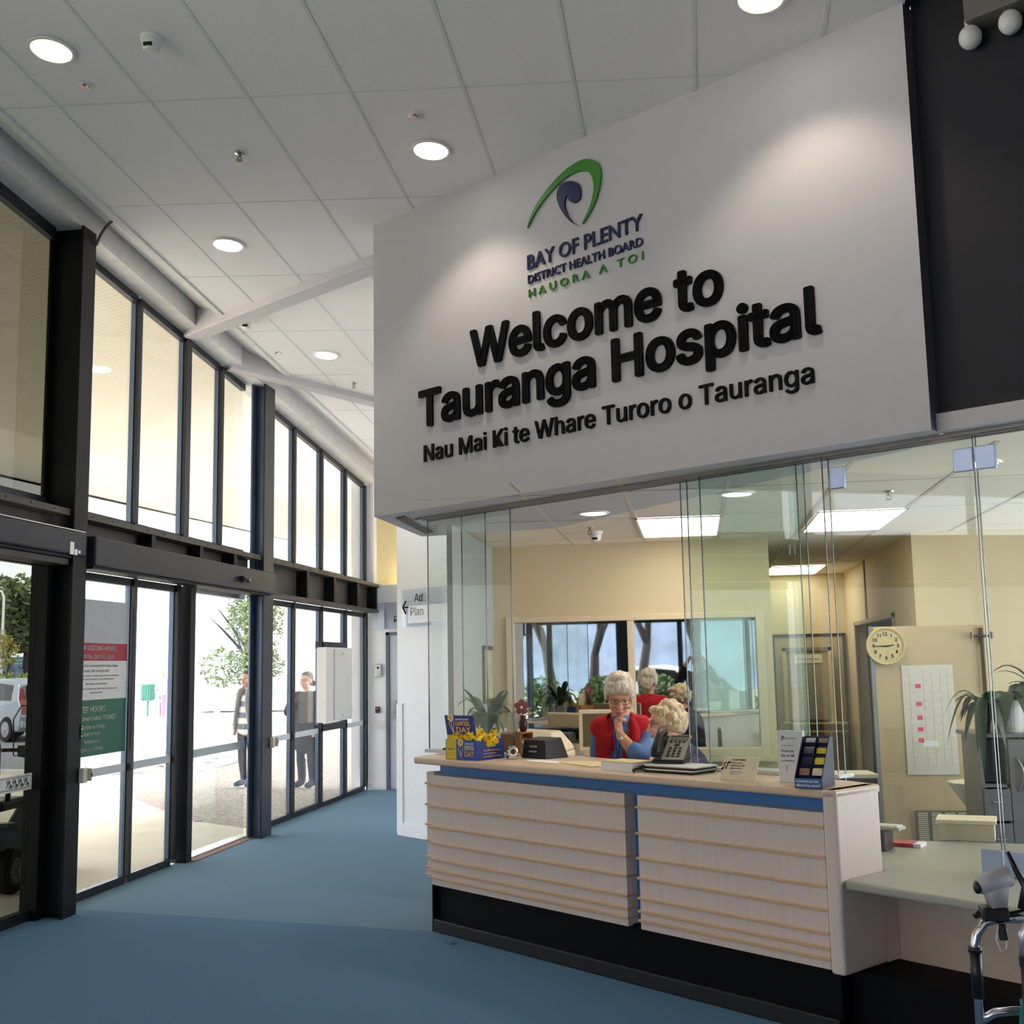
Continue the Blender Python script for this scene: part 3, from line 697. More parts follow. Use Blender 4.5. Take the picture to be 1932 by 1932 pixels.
def cladding(s0, s1, t0, t1, z0=.278, z1=.935, name='front_panel'):
    b = B(); cb(b, s0, s1, t0, t1, z0, z1); p = b.build(name, wood_lam, CTX)
    for z in ZB:
        b = B(); cb(b, s0-.012 if name == 'front_panel' else s0-.012, s1+.006, t0, t1+.011, z-.006, z+.006); b.build('batten', wood_edge, p, bevel=.003)
cladding(.004, 1.646, -.072, .004); cladding(1.735, 2.835, -.072, .004)
cladding(-.105, -.03, -.36, -.045, .3, .945, 'end_panel')
# bull-nosed top
top2 = [(-.165, .0), (-.12, .045), (2.86, .045), (2.93, .045), (2.93, -.31), (2.1, -.52), (0.3, -.66), (-.42, -.80)]
W2 = lambda s, t: (cdv.x*s+cnv.x*t, cdv.y*s+cnv.y*t)
b = B(); b.prism([W2(*p) for p in top2], 1.0, 1.04); b.build('worktop', wood_top, CTX, bevel=.012, seg=3)
b = B(); cb(b, 2.858, 2.93, -.30, .045, .272, 1.04); b.build('end_gable', wood_lam, CTX, bevel=.016, seg=3)
b = B(); cb(b, 2.86, 2.925, -.42, -.30, .272, .63); b.build('end_gable_rear', wood_lam, CTX)
# low desk at the right
DK = thing('accessible_desk', 'low grey writing shelf behind clamped glass beside the counter end', 'desk', (.62, 5.2, 0))
dloc = Vector((.62, 5.2))
P2 = lambda s, t: (A0.x+cdv.x*s+cnv.x*t-dloc.x, A0.y+cdv.y*s+cnv.y*t-dloc.y)
b = B(); b.prism([P2(2.934, .02), P2(5.2, .14), P2(5.2, -1.75), P2(3.6, -1.75), P2(2.55, -1.15), P2(2.6, -.55), P2(2.934, -.29)], .625, .665); b.build('desktop', grey_lam, DK, bevel=.012, seg=3)
b = B(); b.prism([P2(2.9, -.41), P2(5.2, -.34), P2(5.2, -.38), P2(2.9, -.45)], .264, .625); b.build('modesty_panel', M('shadowed_maple_panel', 'CDB9A6', .6, var=.05), DK)  # darker copy of the maple, the desk's shade put into its colour
b = B(); b.prism([P2(2.865, -.1), P2(5.2, -.04), P2(5.2, -.5), P2(2.865, -.5)], 0, .265); b.build('plinth', black_lam, DK)

# ---------------------------------------------------------------- glass screen
def screen(u0, u1, t, z0, z1, label, grp='sliding glass panes over the counter'):
    o = thing('glass_screen', label, 'glass pane', (G0.x+gd.x*(u0+u1)/2, G0.y+gd.y*(u0+u1)/2, z0), 0, grp)
    h = (u1-u0)/2; b = B()
    b.ob((0, 0), gd, gn, -h+.003, h-.003, t-.004, t+.004, 0, z1-z0); b.build('glass', counter_glass, o)
    for s in (-h, h-.003):
        b = B(); b.ob((0, 0), gd, gn, s, s+.003, t-.004, t+.004, 0, z1-z0); b.build('polished_edge', edge_glass, o)
    return o
screen(-.80, -.005, .045, 1.063, 2.59, 'glass pane standing over the daffodil box end of the counter', 'sliding glass panes over the counter')
screen(-.51, .02-.3, .0, 1.063, 2.59, 'narrow glass pane behind the daffodil box end pane')
screen(1.283, 2.015, .0, 1.063, 2.59, 'middle glass pane whose edge passes in front of the seated woman')
screen(1.361, 2.084, .045, 1.063, 2.59, 'glass pane overlapping in front of the pane by the seated woman')
screen(1.478, 2.213, .09, 1.063, 2.59, 'front glass pane behind the leaflet rack and hearing loop card')
s5 = screen(2.22, 2.945, .045, .668, 2.59, 'fixed glass pane with metal clamps over the low grey desk', 'fixed glass panes')
s6 = screen(2.955, 4.4, .045, .668, 2.59, 'wide fixed glass pane past the clamped joint, before the plants', 'fixed glass panes')
clampm = M('satin_clamp', '9FB0CE', .3, .6, var=.04)
def clamp(root, u, z, w, h=.105):
    ur = u-(root.location.x-G0.x)*gd.x-(root.location.y-G0.y)*gd.y
    b = B(); b.ob((0, 0), gd, gn, ur-w/2, ur+w/2, .033, .058, z-.668-h/2, z-.668+h/2); b.build('clamp', clampm, root, bevel=.003)
clamp(s5, 2.27, 2.48, .075); clamp(s5, 2.90, 2.48, .09); clamp(s6, 3.0, 2.48, .09); clamp(s5, 2.30, .74, .075); clamp(s5, 2.90, .72, .09); clamp(s6, 3.0, .72, .09)
b = B(); b.ob(G0, gd, gn, -.82, -.02, -.02, .07, 1.041, 1.062); o = b.build('glass_track', M('white_track', 'E2E2E2', .4)); tag(o, 'white bottom channel under the glass behind the daffodil box', 'track')
b = B(); b.ob(G0, gd, gn, 1.5, 2.23, -.02, .12, 1.041, 1.058); o = b.build('glass_track', M('grey_white_track', 'D0D0D2', .4)); tag(o, 'pale bottom channel under the glass behind the leaflet rack', 'track')

# ---------------------------------------------------------------- on the counter
CT = 1.0405
def onc(x, y): return (x, y, CT)
yel = M('daffodil_yellow', 'F8E23C', .6, var=.12, scale=30); dkyel = M('daffodil_trumpet', 'F6C626', .6, var=.1); royal = M('royal_blue_card', '2350B0', .5, var=.04); navyc = M('navy_card', '1F2F80', .5, var=.04); cardyel = M('yellow_card', 'E9CB35', .6); dy = M('day_orange', 'F0B030', .5)
leaf_g = M('dark_leaf', '1C3A1C', .45, var=.25, scale=20); stem_g = M('stem_green', '3F5A2C', .5)
# daffodil box: fronts face the viewer on two sides
xa = Vector((.80, -.60, 0)).normalized()     # along the blue DAFFODIL DAY front
fb = Vector((-1.53, 6.98, 0)); 
t = thing('daffodil_box', 'yellow and blue cardboard Daffodil Day box of yellow flowers on the counter', 'display box', (fb.x, fb.y, CT))
ux = Vector((.828, -.560, 0)); uy = Vector((.50, .866, 0)); L, D, H = .272, .25, .118
nx = Vector((-ux.y, ux.x, 0))*-1; 
def pb(s, d, z): return ux*s+uy*d+Vector((0, 0, z))
b = B(); b.ext([pb(0, 0, 0), pb(.095, 0, 0), pb(.095, 0, H+.005), pb(0, 0, H+.005)], uy*.004); b.build('yellow_panel', cardyel, t)
b = B(); b.ext([pb(.095, -.002, 0), pb(L, -.002, 0), pb(L, -.002, H), pb(.095, -.002, H)], uy*.004); b.build('blue_panel', royal, t)
b = B(); b.ext([pb(L, 0, 0), pb(L, D, 0), pb(L, D, H+.005), pb(L, D*.82, H), pb(L, D*.70, .075), pb(L, D*.36, .075), pb(L, D*.22, H-.005), pb(L, 0, H)], ux*-.004); b.build('side_panel', navyc, t)
b = B(); b.ext([pb(0, D, 0), pb(L, D, 0), pb(L, D, H), pb(0, D, H)], uy*-.004); b.ext([pb(0, 0, 0), pb(0, D, 0), pb(0, D, H), pb(0, 0, H)], ux*.004); b.ext([pb(0, 0, .003), pb(L, 0, .003), pb(L, D, .003), pb(0, D, .003)], (0, 0, .003)); b.build('tray', navyc, t)
nb = ux.cross(Vector((0, 0, 1))).normalized()
if nb.dot(Vector((0, -1, 0))) < 0: nb = -nb
def daff_logo(o, U, V, N, s, par):
    b = B(); 
    for k in range(6):
        a = k*PI/3+.3; c = Vector(o)+U*(.028*s+.016*s*math.cos(a))+V*(.088*s+.016*s*math.sin(a))
        b.ext([c+U*.011*s*math.cos(a+w)+V*.011*s*math.sin(a+w) for w in (0, 1.05, 2.1, 3.14, 4.2, 5.2)], N*.0008)
    b.build('flower_mark', M('mark_cream', 'F2DFA8', .6), par)
    b = B(); c = Vector(o)+U*.028*s+V*.088*s
    b.ext([c+U*.012*s*math.cos(w)+V*.012*s*math.sin(w)+N*.001 for w in [k*PI/5 for k in range(10)]], N*.0008); b.build('flower_centre', dy, par)
    b = B(); P = lambda x, y: Vector(o)+U*x*s+V*y*s+N*.001
    b.tube([P(.01, .06), P(.02, .03), P(.034, 0), P(.045, .03), P(.05, .065)], .0022*s, 5); b.tube([P(.028, .075), P(.033, .03), P(.034, 0)], .0018*s, 5); b.build('stem_mark', M('mark_cream2', 'EBD9A8', .6), par)
V0 = Vector((0, 0, 1))
daff_logo(pb(.105, -.003, .015), ux, V0, nb, 1.0, t)
letters('CANCER SOCIETY', pb(.168, -.003, .092), ux, V0, nb, .011, .08, paper_white, t, 0, 1, .001, off=.015)
letters('DAFFODIL', pb(.168, -.003, .06), ux, V0, nb, .026, .082, M('mark_cream3', 'F0DCB0', .6), t, 0, 1, .001, off=.02)
letters('DAY', pb(.168, -.003, .022), ux, V0, nb, .03, .082, dy, t, 0, 1, .001, off=.02)
letters('CANCER SOCIETY', pb(.02, -.001, .06), ux, V0, nb, .006, .055, inkg, t, 0, 1, .001)
for k, s_ in enumerate(('Your donation will help fund', 'research, information,', 'encouragement & education')):
    letters(s_, pb(L+.0005, .055, .052-k*.018), uy, V0, ux, .009, (.15, .12, .17)[k], M('peach_ink%d' % k, 'D8B8A0', .6), t, 0, 1, .001, off=.008)
# upright lid
lid0 = pb(0, .02, H)+V0*0; lv = (V0*.93-ux*.40+uy*.22).normalized(); lu = (ux*.96+uy*.05).normalized()
def pl_(s, h): return lid0+lu*s+lv*h
ln = lu.cross(lv).normalized()
if ln.y > 0: ln = -ln
b = B(); b.ext([pl_(0, .03), pl_(.24, .03), pl_(.24, .16), pl_(0, .16)], -ln*.004); lid = b.build('lid', navyc, t)
b = B(); b.ext([pl_(0, 0), pl_(.24, 0), pl_(.24, .03), pl_(0, .03)], -ln*.004); b.build('lid_flap', M('flap_yellow', 'E8B93C', .6), t)
daff_logo(pl_(.02, .05), lu, lv, ln, 1.05, lid)
letters('CANCER SOCIETY', pl_(.085, .128), lu, lv, ln, .011, .115, paper_white, lid, 0, 1, .001, off=.015)
letters('DAFFODIL', pl_(.085, .092), lu, lv, ln, .028, .118, dy, lid, 0, 1, .001, off=.02)
letters('DAY', pl_(.085, .048), lu, lv, ln, .034, .118, dy, lid, 0, 1, .001, off=.02)
def daffodil(c, tilt, az, label):
    t2 = thing('daffodil', label, 'flower', c, az, 'daffodils in the blue box')
    R = Matrix.Rotation(tilt, 3, 'X')
    b = B()
    for k in range(6):
        a = k*PI/3; d = Vector((math.cos(a), math.sin(a), 0)); e = Vector((-d.y, d.x, 0))
        b.add([R @ v for v in (Vector((0, 0, 0)), d*.022+e*.014+V0*.003, d*.042+V0*.0, d*.022-e*.014+V0*.003)], [(0, 1, 2, 3)])
    b.build('petals', yel, t2)
    b = B(); vs = []; 
    b.lathe([(.008, 0), (.011, .014), (.018, .026), (.014, .025), (.007, .010)], 10); b.v = [tuple(R @ Vector(v)) for v in b.v]; b.build('trumpet', dkyel, t2)
    b = B(); b.tube([R @ Vector((0, 0, 0)), R @ Vector((0, 0, -.02)), R @ Vector((0, 0, -.02))+Vector((0, 0, -.06))], .003, 5); b.build('stem', stem_g, t2)
rnd = random.Random(3); FL = []
for i, (s, d, z) in enumerate(((.10, .02, .13), (.15, .05, .137), (.19, .02, .135), (.225, .05, .135), (.12, .12, .15), (.06, .04, .135), (.24, .14, .12), (.25, .11, .085), (.25, .18, .10), (.18, .13, .15), (.22, .21, .14))):
    p_ = pb(s, d, z)+t.location
    daffodil(p_, .9+rnd.random()*.5, rnd.random()*1.6-.6, ('daffodil bloom at the lid side of the box', 'daffodil bloom in the middle of the box behind the blue front', 'daffodil bloom just over the DAFFODIL lettering', 'daffodil bloom near the box corner', 'daffodil bloom tucked under the open lid', 'daffodil bloom over the yellow panel', 'large daffodil bloom in the notch of the side panel', 'lowest daffodil bloom showing in the side notch', 'daffodil bloom at the far edge of the side notch', 'daffodil bloom at the back of the box', 'daffodil bloom at the back corner of the box')[i])
# stone weight, tape dispenser, pigeonhole box
b = B(); b.ell((0, 0, .018), (.028, .022, .02), 12, 8); o = b.build('stone', M('dark_stone', '4A4A48', .5), smooth=True); o.location = onc(-1.63, 7.45); tag(o, 'small dark stone behind the glass at the daffodil box', 'stone')
t = thing('tape_dispenser', 'small shiny silver tape dispenser standing on the counter by the daffodil box', 'tape dispenser', onc(-1.115, 6.95), .5)
b = B(); b.box(-.03, .03, -.02, .02, 0, .02); b.lathe([(.032, -.018), (.036, -.008), (.036, .008), (.032, .018)], 18, (0, 0, .045), None, 'y'); b.build('body', chrome, t, bevel=.004)
b = B(); b.lathe([(.016, -.021), (.016, .021)], 14, (0, 0, .045), None, 'y'); b.build('tape_core', black_plastic, t)
oakm = M('honey_wood', 'A87944', .5, var=.15, scale=10, stretch=(2, 2, 14))
t = thing('pigeonhole_box', 'honey wood letter holder with slots behind the daffodil box', 'letter holder', onc(-1.14, 7.30), -.55)
b = B(); b.box(-.085, .02, -.06, .06, 0, .14); b.build('body', oakm, t, bevel=.003)
b = B(); b.box(.02, .085, -.06, -.052, 0, .14); b.box(.02, .085, .052, .06, 0, .14); b.box(.02, .085, -.06, .06, 0, .006); b.box(.02, .085, -.06, .06, .134, .14); b.box(.02, .085, -.052, .052, .065, .072); b.build('slots', oakm, t)
b = B(); b.ext([(.025, -.045, .08), (.075, -.045, .075), (.08, .045, .09), (.025, .045, .1)], (0, 0, .004)); b.ext([(.03, -.045, .02), (.09, -.05, .012), (.085, .045, .02), (.03, .045, .035)], (0, 0, .006)); held(b.build('letter', paper_cream), t, 'cream letters tucked in the slots of the honey wood letter holder', 'letters')
b = B(); b.ext([(-.085, 0, 0), (.01, 0, 0), (-.02, .02, .13), (-.085, .02, .12)], (0, .003, 0)); o = b.build('paper_card', paper_cream); o.location = (-1.14, 7.30, CT+.1405); o.rotation_euler = (0, 0, -.55); tag(o, 'blank cream card propped on the wooden letter holder', 'card')
# vases
def vase(x, y, z, label):
    t = thing('vase', label, 'vase', (x, y, z))
    b = B(); b.lathe([(.018, 0), (.026, .02), (.03, .05), (.022, .075), (.018, .085), (.022, .1)], 16); b.build('body', M('dark_brown_glaze', '4A2A24', .2, var=.15), t, smooth=True)
    pk = M('mauve_petal', '9E5260', .6, var=.12)
    b = B()
    for k in range(5):
        a = k*2*PI/5+.3; d = Vector((math.cos(a), 0, math.sin(a))); e = Vector((-d.z, 0, d.x)); c = Vector((-.005, -.02, .155))
        b.add([c, c+d*.024+e*.022+Vector((0, -.004, 0)), c+d*.045+e*.014, c+d*.05, c+d*.045-e*.014, c+d*.024-e*.022+Vector((0, -.004, 0))], [(0, 1, 2, 3, 4, 5)])
    b.build('petals', pk, t); b = B(); b.ell((-.005, -.026, .153), (.011, .008, .010), 8, 6); b.build('flower_centre', paper_cream, t)
    b = B(); b.tube([(0, 0, .07), (-.004, -.008, .12), (-.005, -.015, .153)], .003, 5); b.build('stem', stem_g, t)
    b = B()
    for k, (dx, dz) in enumerate(((.07, .02), (.06, .05), (-.04, .07))): b.add([(.01, 0, .1), (dx*.6, .01, .1+dz*.8+.01), (dx, 0, .1+dz), (dx*.6, -.01, .1+dz*.8-.012)], [(0, 1, 2, 3)])
    b.build('leaves', M('cream_leaf', 'C9BB92', .6), t)
vase(-1.10, 7.32, CT+.1405, 'small dark vase with one mauve orchid on the letter holder')
# potted plants
def blade(b, base, az, length, droop, w, lift=1.0):
    d = Vector((math.cos(az), math.sin(az), 0)); e = Vector((-d.y, d.x, 0)); n = 7; L_ = []; R_ = []
    for i in range(n+1):
        u = i/n; p_ = base+d*length*(u*.75)+V0*(length*lift*(u-droop*u*u))
        ww = w*math.sin(PI*min(1, .06+u*.94))**.8 if i < n else .0005
        L_.append(p_+e*ww-V0*ww*.25); R_.append(p_-e*ww-V0*ww*.25)
    vs = []
    mid = [(a+c)/2+V0*.25*(a-c).length*.5 for a, c in zip(L_, R_)]
    for a, m_, c in zip(L_, mid, R_): vs += [a, m_, c]
    fs = []
    for i in range(n): fs += [(3*i, 3*i+1, 3*i+4, 3*i+3), (3*i+1, 3*i+2, 3*i+5, 3*i+4)]
    b.add(vs, fs)
def plant(x, y, z, potr, poth, potm, nleaf, length, w, label, seed, soilm, droop=1.15, lift=1.0):
    rn = random.Random(seed); t = thing('potted_plant', label, 'potted plant', (x, y, z))
    b = B(); b.lathe([(potr*.72, 0), (potr*.98, poth*.86), (potr*1.06, poth*.87), (potr*1.06, poth), (potr*.92, poth), (potr*.9, poth*.9)], 20); b.build('pot', potm, t, smooth=False)
    b = B(); b.lathe([(potr*.9, poth*.9), (.002, poth*.92)], 16); b.build('soil', soilm, t)
    fl = B()
    for i in range(nleaf):
        az = i*2.399+rn.random()*.5; ln_ = length*(.6+.55*rn.random()); blade(fl, Vector((math.cos(az)*.01, math.sin(az)*.01, poth*.9)), az, ln_, droop*(.45+.75*rn.random()), w*(.75+.5*rn.random()), lift*(1.1+.6*rn.random()))
    fl.build('leaves', leaf_g, t, smooth=True); return t
soil = M('soil', '2A211B', .9)
grey_pot = M('grey_glazed_pot', '77716E', .35, var=.08)
plant(-1.37, 7.58, CT, .070, .15, grey_pot, 34, .27, .021, 'strappy green plant in a grey pot behind the daffodil box', 5, soil, .95, 1.35)
# ---------------------------------------------------------------- papers, phone, cards, racks
def sheet(name, pts, z, th, mat, label, cat, group=None):
    c = Vector((sum(p[0] for p in pts)/len(pts), sum(p[1] for p in pts)/len(pts)))
    b = B(); b.prism([(p[0]-c.x, p[1]-c.y) for p in pts], 0, th); o = b.build(name, mat); o.location = (c.x, c.y, z); return tag(o, label, cat, group)
sheet('paper_sheet', [(-1.02, 6.80), (-.72, 6.56), (-.66, 6.64), (-.96, 6.88)], CT, .002, paper_white, 'thin white paper sheet lying flat between the black printer and the map', 'paper')
mapm = M('printed_map_paper', 'DFCFA2', .8, var=.16, scale=18)
sheet('folded_map', [(-.80, 6.66), (-.585, 6.36), (-.50, 6.40), (-.47, 6.60), (-.62, 6.70)], CT, .006, mapm, 'folded pale yellow map on the counter in front of the woman in red', 'map')
for k in range(9):
    o = B().box(-.115+random.uniform(-.006, .006), .11, -.085, .085, 0, .0052).build('booklet', paper_white if k < 8 else mapm); o.location = (-.375, 6.20, CT+k*.0055); o.rotation_euler = (0, 0, -.69)
    tag(o, 'white booklet in the stack on the counter left of the phone' if k < 8 else 'pale yellow printed booklet on top of the white booklet stack', 'booklet', 'booklets stacked on the counter')
FM = [black_lam, M('brown_folder', '4A3A34', .6), paper_white, black_lam, M('tan_folder', '6A5546', .6), paper_white]
for k in range(6):
    o = B().box(-.15+random.uniform(-.01, .01), .155+random.uniform(-.01, .01), -.1, .1, 0, .0062).build('folder', FM[k]); o.location = (-.105, 6.08, CT+k*.0065); o.rotation_euler = (0, 0, -.62)
    tag(o, ('black folder at the bottom of the pile under the phone', 'dark brown folder second from the bottom of the pile under the phone', 'white paper wad low in the pile under the phone', 'black folder in the middle of the pile under the phone', 'lighter brown folder near the top of the pile under the phone', 'white paper on top of the pile directly under the phone')[k], 'folder', 'folders under the phone')
# desk phone
PZ = CT+.0395
t = thing('desk_phone', 'grey and black desk phone with handset tilted on the paper stack', 'telephone', (-.165, 6.135, PZ), -.30)
Rt = Matrix.Rotation(math.radians(36), 3, 'X')
def T(v): return tuple(Rt @ Vector(v)+Vector((0, -.04, .018)))
def rb(b, x0, x1, y0, y1, z0, z1): b.add([T((x, y, z)) for z in (z0, z1) for y in (y0, y1) for x in (x0, x1)], [(0, 2, 3, 1), (4, 5, 7, 6), (0, 1, 5, 4), (2, 6, 7, 3), (0, 4, 6, 2), (1, 3, 7, 5)])
b = B(); rb(b, -.07, .095, 0, .205, -.012, -.002); b.box(-.08, .09, -.02, .09, 0, .02); b.ext([(.05, -.02, .01), (.05, .15, .01), (.05, .13, .10)], (.03, 0, 0)); b.ext([(-.06, -.02, .01), (-.06, .15, .01), (-.06, .13, .10)], (.03, 0, 0)); b.build('base', black_plastic, t, bevel=.004)
ph = M('phone_silver', 'A39C92', .4, .2, var=.03)
b = B(); rb(b, -.025, .095, .005, .2, -.002, .004); b.build('face_plate', ph, t, bevel=.003)
b = B(); rb(b, -.012, .085, .152, .19, .004, .006); b.build('screen', M('phone_screen', '77715C', .25), t); b = B(); rb(b, -.012, .085, .184, .19, .006, .0075); b.build('screen_bezel', black_plastic, t)
for i in range(4): bb = B(); rb(bb, -.008+i*.023, .006+i*.023, .138, .145, .004, .008); bb.build('soft_key', black_plastic, t)
bb = B(); rb(bb, .022, .05, .108, .128, .004, .008); bb.build('navigation_key', black_plastic, t, bevel=.003)
for r in range(4):
    for c in range(3): bb = B(); rb(bb, -.002+c*.027, .015+c*.027, .022+r*.021, .033+r*.021, .004, .009); bb.build('key', black_plastic, t, bevel=.002)
b = B(); hp = [Vector((-.052, y, z)) for y, z in ((.005, .02), (.02, .045), (.07, .056), (.13, .056), (.18, .046), (.2, .02))]
b.tube([T(p) for p in hp], [.022, .025, .018, .018, .026, .023], 12); b.build('handset', black_plastic, t, smooth=True)
b = B(); pts = [(-.1+.012*math.cos(k*.9)-.0035*k, -.05-.006*k+.01*math.sin(k*.9), -.006-(.026 if k > 14 else k*.0018)) for k in range(16)]; b.tube(pts, .006, 6); b.build('cord', black_plastic, t, smooth=True)
# hearing loop card
t = thing('hearing_loop_card', 'small cream CUSTOMER card about hearing loops leaning on the counter', 'card', onc(.175, 5.665), -.55)
def HL(x, y, z): return (x, y+z*.25, z)
b = B(); b.ext([HL(-.10, 0, 0), HL(.09, 0, 0), HL(.105, 0, .105), HL(-.085, 0, .105)], (0, .003, 0)); b.build('card', paper_cream, t)
VV = Vector((0, .25, 1)).normalized(); NN = Vector((0, -1, .25)).normalized()
for s_, z, x, cap, w_ in (('CUSTOMER', .088, -.04, .008, .075), ('If you have a', .075, -.043, .0065, .06), ('HEARING LOSS', .062, -.045, .0065, .075), ('please tell us', .05, -.046, .0065, .06), ('and we will try to help you', .035, -.047, .004, .06), ('as best we can', .025, -.047, .004, .05)):
    letters(s_, Vector(HL(x, 0, z))+NN*.0006, (1, 0, 0), VV, NN, cap, w_, black_ink if cap > .005 else inkg, t, 0, 1, .0006, off=.01)
b = B(); E3 = lambda x, z: Vector(HL(x, 0, z))+NN*.0012
b.tube([E3(-.093, .045), E3(-.083, .055)], .004, 5); b.tube([E3(-.058, .075), E3(-.05, .083)], .004, 5); b.tube([E3(-.078, .06), E3(-.082, .072), E3(-.073, .08), E3(-.062, .074), E3(-.064, .062), E3(-.07, .056), E3(-.07, .048)], .0022, 5); b.build('ear_symbol', black_ink, t)
# white leaflet holder
t = thing('leaflet_holder', 'tall white leaflet standing behind the dark blue leaflet rack', 'leaflets', onc(.42, 5.54), -.35)
b = B(); b.box(-.065, .055, 0, .022, 0, .235); b.build('leaflet_block', paper_white, t, bevel=.002)
fw_ = Vector((0, -.0006, 0)); nv = Vector((0, -1, 0))
letters('P', Vector((-.045, -.0005, .19)), (1, 0, 0), V0, nv, .02, .013, navy, t, 0, 1, .001, off=.015)
letters('HEALTH BOARD', Vector((-.028, -.0005, .197)), (1, 0, 0), V0, nv, .006, .05, inkg, t, 0, 1, .0006); letters('Advisory Service', Vector((-.045, -.0005, .165)), (1, 0, 0), V0, nv, .006, .06, inkg, t, 0, 1, .0006)
for k, s_ in enumerate(('Would you', 'like to tell', 'us something')): letters(s_, Vector((-.05, -.0005, .138-k*.021)), (1, 0, 0), V0, nv, (.011, .011, .007)[k], (.06, .06, .06)[k], navy, t, 0, 1, .0006, off=.01)
letters('?', Vector((-.03, -.0005, .05)), (1, 0, 0), V0, nv, .025, None, inkg, t, 0, 1, .0006)
# leaflet rack
rackm = M('navy_cardboard', '10123C', .5, var=.08)
t = thing('leaflet_rack', 'dark blue stepped leaflet rack with leaflets in eight pockets at the counter end', 'leaflet rack', onc(.495, 5.345), -.42)
def RK(x, f, z): return (x, f, z)
prof = [(-.075, 0), (-.075, .045), (.055, .215), (.10, .215), (.10, 0)]
b = B()
for x in (-.062, .058): b.ext([(x, y, z) for y, z in prof], (.004, 0, 0))
b.ext([(-.058, .097, 0), (.058, .097, 0), (.058, .097, .215), (-.058, .097, .215)], (0, .003, 0)); b.ext([(-.06, -.075, 0), (.06, -.075, 0), (.06, .1, 0), (-.06, .1, 0)], (0, 0, .003))
for k in range(4):
    y = -.07+k*.035; b.ext([(-.058, y+.03, .02+k*.045), (.058, y+.03, .02+k*.045), (.058, y+.02, .055+k*.045), (-.058, y+.02, .055+k*.045)], (0, .002, 0))
b.ext([(-.002, -.06, .02), (-.002, .09, .02), (-.002, .09, .2), (-.002, .05, .2)], (.003, 0, 0)); b.build('rack', rackm, t)
b = B(); b.ext([(-.06, -.076, .003), (.06, -.076, .003), (.06, -.076, .044), (-.06, -.076, .044)], (0, .002, 0)); b.build('front_strip', M('mid_blue_card', '4468A8', .5), t)
letters('Is someone you love', (-.054, -.0765, .027), (1, 0, 0), V0, nv, .011, .1, paper_white, t, 0, 1, .0006, off=.015)
letters('affected by cancer?', (-.055, -.0765, .009), (1, 0, 0), V0, nv, .011, .108, paper_white, t, 0, 1, .0006, off=.015)
LM = [[M('tan_leaflet', '9C7A66', .6), M('white_leaf2', 'E8DCC0', .6, var=.2, scale=60)], [rackm, cardyel], [M('slate_leaflet', '5A5A66', .6), cardyel], [M('pale_photo_leaflet', 'C9C6C8', .6, var=.25, scale=40), M('mauve_leaflet', 'A48880', .6)]]
LL = [['tan leaflet in the lowest pocket of the rack', 'white and yellow leaflet in the lowest pocket of the rack'], ['dark navy leaflet in the second pocket of the rack', 'yellow leaflet lower of two in the rack'], ['slate grey leaflet in the third pocket of the rack', 'yellow leaflet upper of two in the rack'], ['pale photo leaflet in the top pocket of the rack', 'mauve leaflet in the top pocket of the rack']]
for k in range(4):
    for j in range(2):
        y = -.065+k*.035; x0, x1 = ((-.054, -.008), (.006, .054))[j]; z = .02+k*.042
        b = B(); b.ext([(x0, y+.01, z+.005), (x1, y+.01, z+.005), (x1, y+.042, z+.062), (x0, y+.042, z+.062)], (0, .003, 0)); lf = held(b.build('leaflet', LM[k][j]), t, LL[k][j], 'leaflet', 'leaflets in the dark blue rack')
        if LM[k][j] is cardyel:
            b = B(); b.ext([(x0, y+.0095, z+.0055), (x1, y+.0095, z+.0055), (x1, y+.016, z+.018), (x0, y+.016, z+.018)], (0, -.0008, 0)); b.build('purple_band', M('violet_ink', '7A62A8', .6), lf)

# ================================================================ OFFICE EQUIPMENT
# desk behind the counter
b = B(); b.prism([(-1.6, 8.0), (-.95, 7.65), (-.80, 7.8), (-.45, 8.7), (-.45, 9.4), (-1.6, 9.5)], .70, .73); b.prism([(-1.55, 7.95), (-1.5, 7.95), (-1.5, 9.3), (-1.55, 9.3)], 0, .7); b.prism([(-.9, 7.9), (-.86, 7.9), (-.6, 9.2), (-.64, 9.2)], 0, .7)
o = b.build('office_desk', wood_top); tag(o, 'maple office desk carrying the beige printer behind the counter', 'desk')
t = thing('laser_printer', 'large beige printer on the desk behind the black cash terminal', 'printer', (-1.20, 8.2, .73), -.12)
b = B(); b.box(-.22, .30, -.2, .2, 0, .27); b.build('body', beige_plastic, t, bevel=.02)
b = B(); b.add([(-.22, -.19, .27), (.2, -.19, .27), (.26, -.19, .31), (.2, -.1, .40), (-.22, -.1, .42), (-.22, .18, .42), (.2, .18, .40), (.28, .18, .31), (.3, .18, .27), (-.22, .18, .27), (.3, -.19, .27)], [(0, 10, 2, 3, 4), (4, 3, 6, 5), (5, 6, 7, 8, 9), (2, 7, 6, 3), (10, 8, 7, 2), (0, 4, 5, 9), (0, 9, 8, 10)]); b.build('cover', beige_plastic, t, bevel=.015)
b = B(); b.box(.18, .38, -.15, .15, .2, .225); b.box(.3, .315, -.17, .17, .05, .2); b.build('paper_tray', grey_plastic, t, bevel=.004)
b = B(); b.box(.22, .28, -.203, -.2, .28, .30); b.build('button_panel', M('pale_key', 'C8BB9A', .5), t)
t = thing('cash_terminal', 'black boxy receipt printer on the counter beside the thin glass edge', 'receipt printer', (-.945, 7.05, 1.0405), -.62); t.scale = (.8, .8, .8)
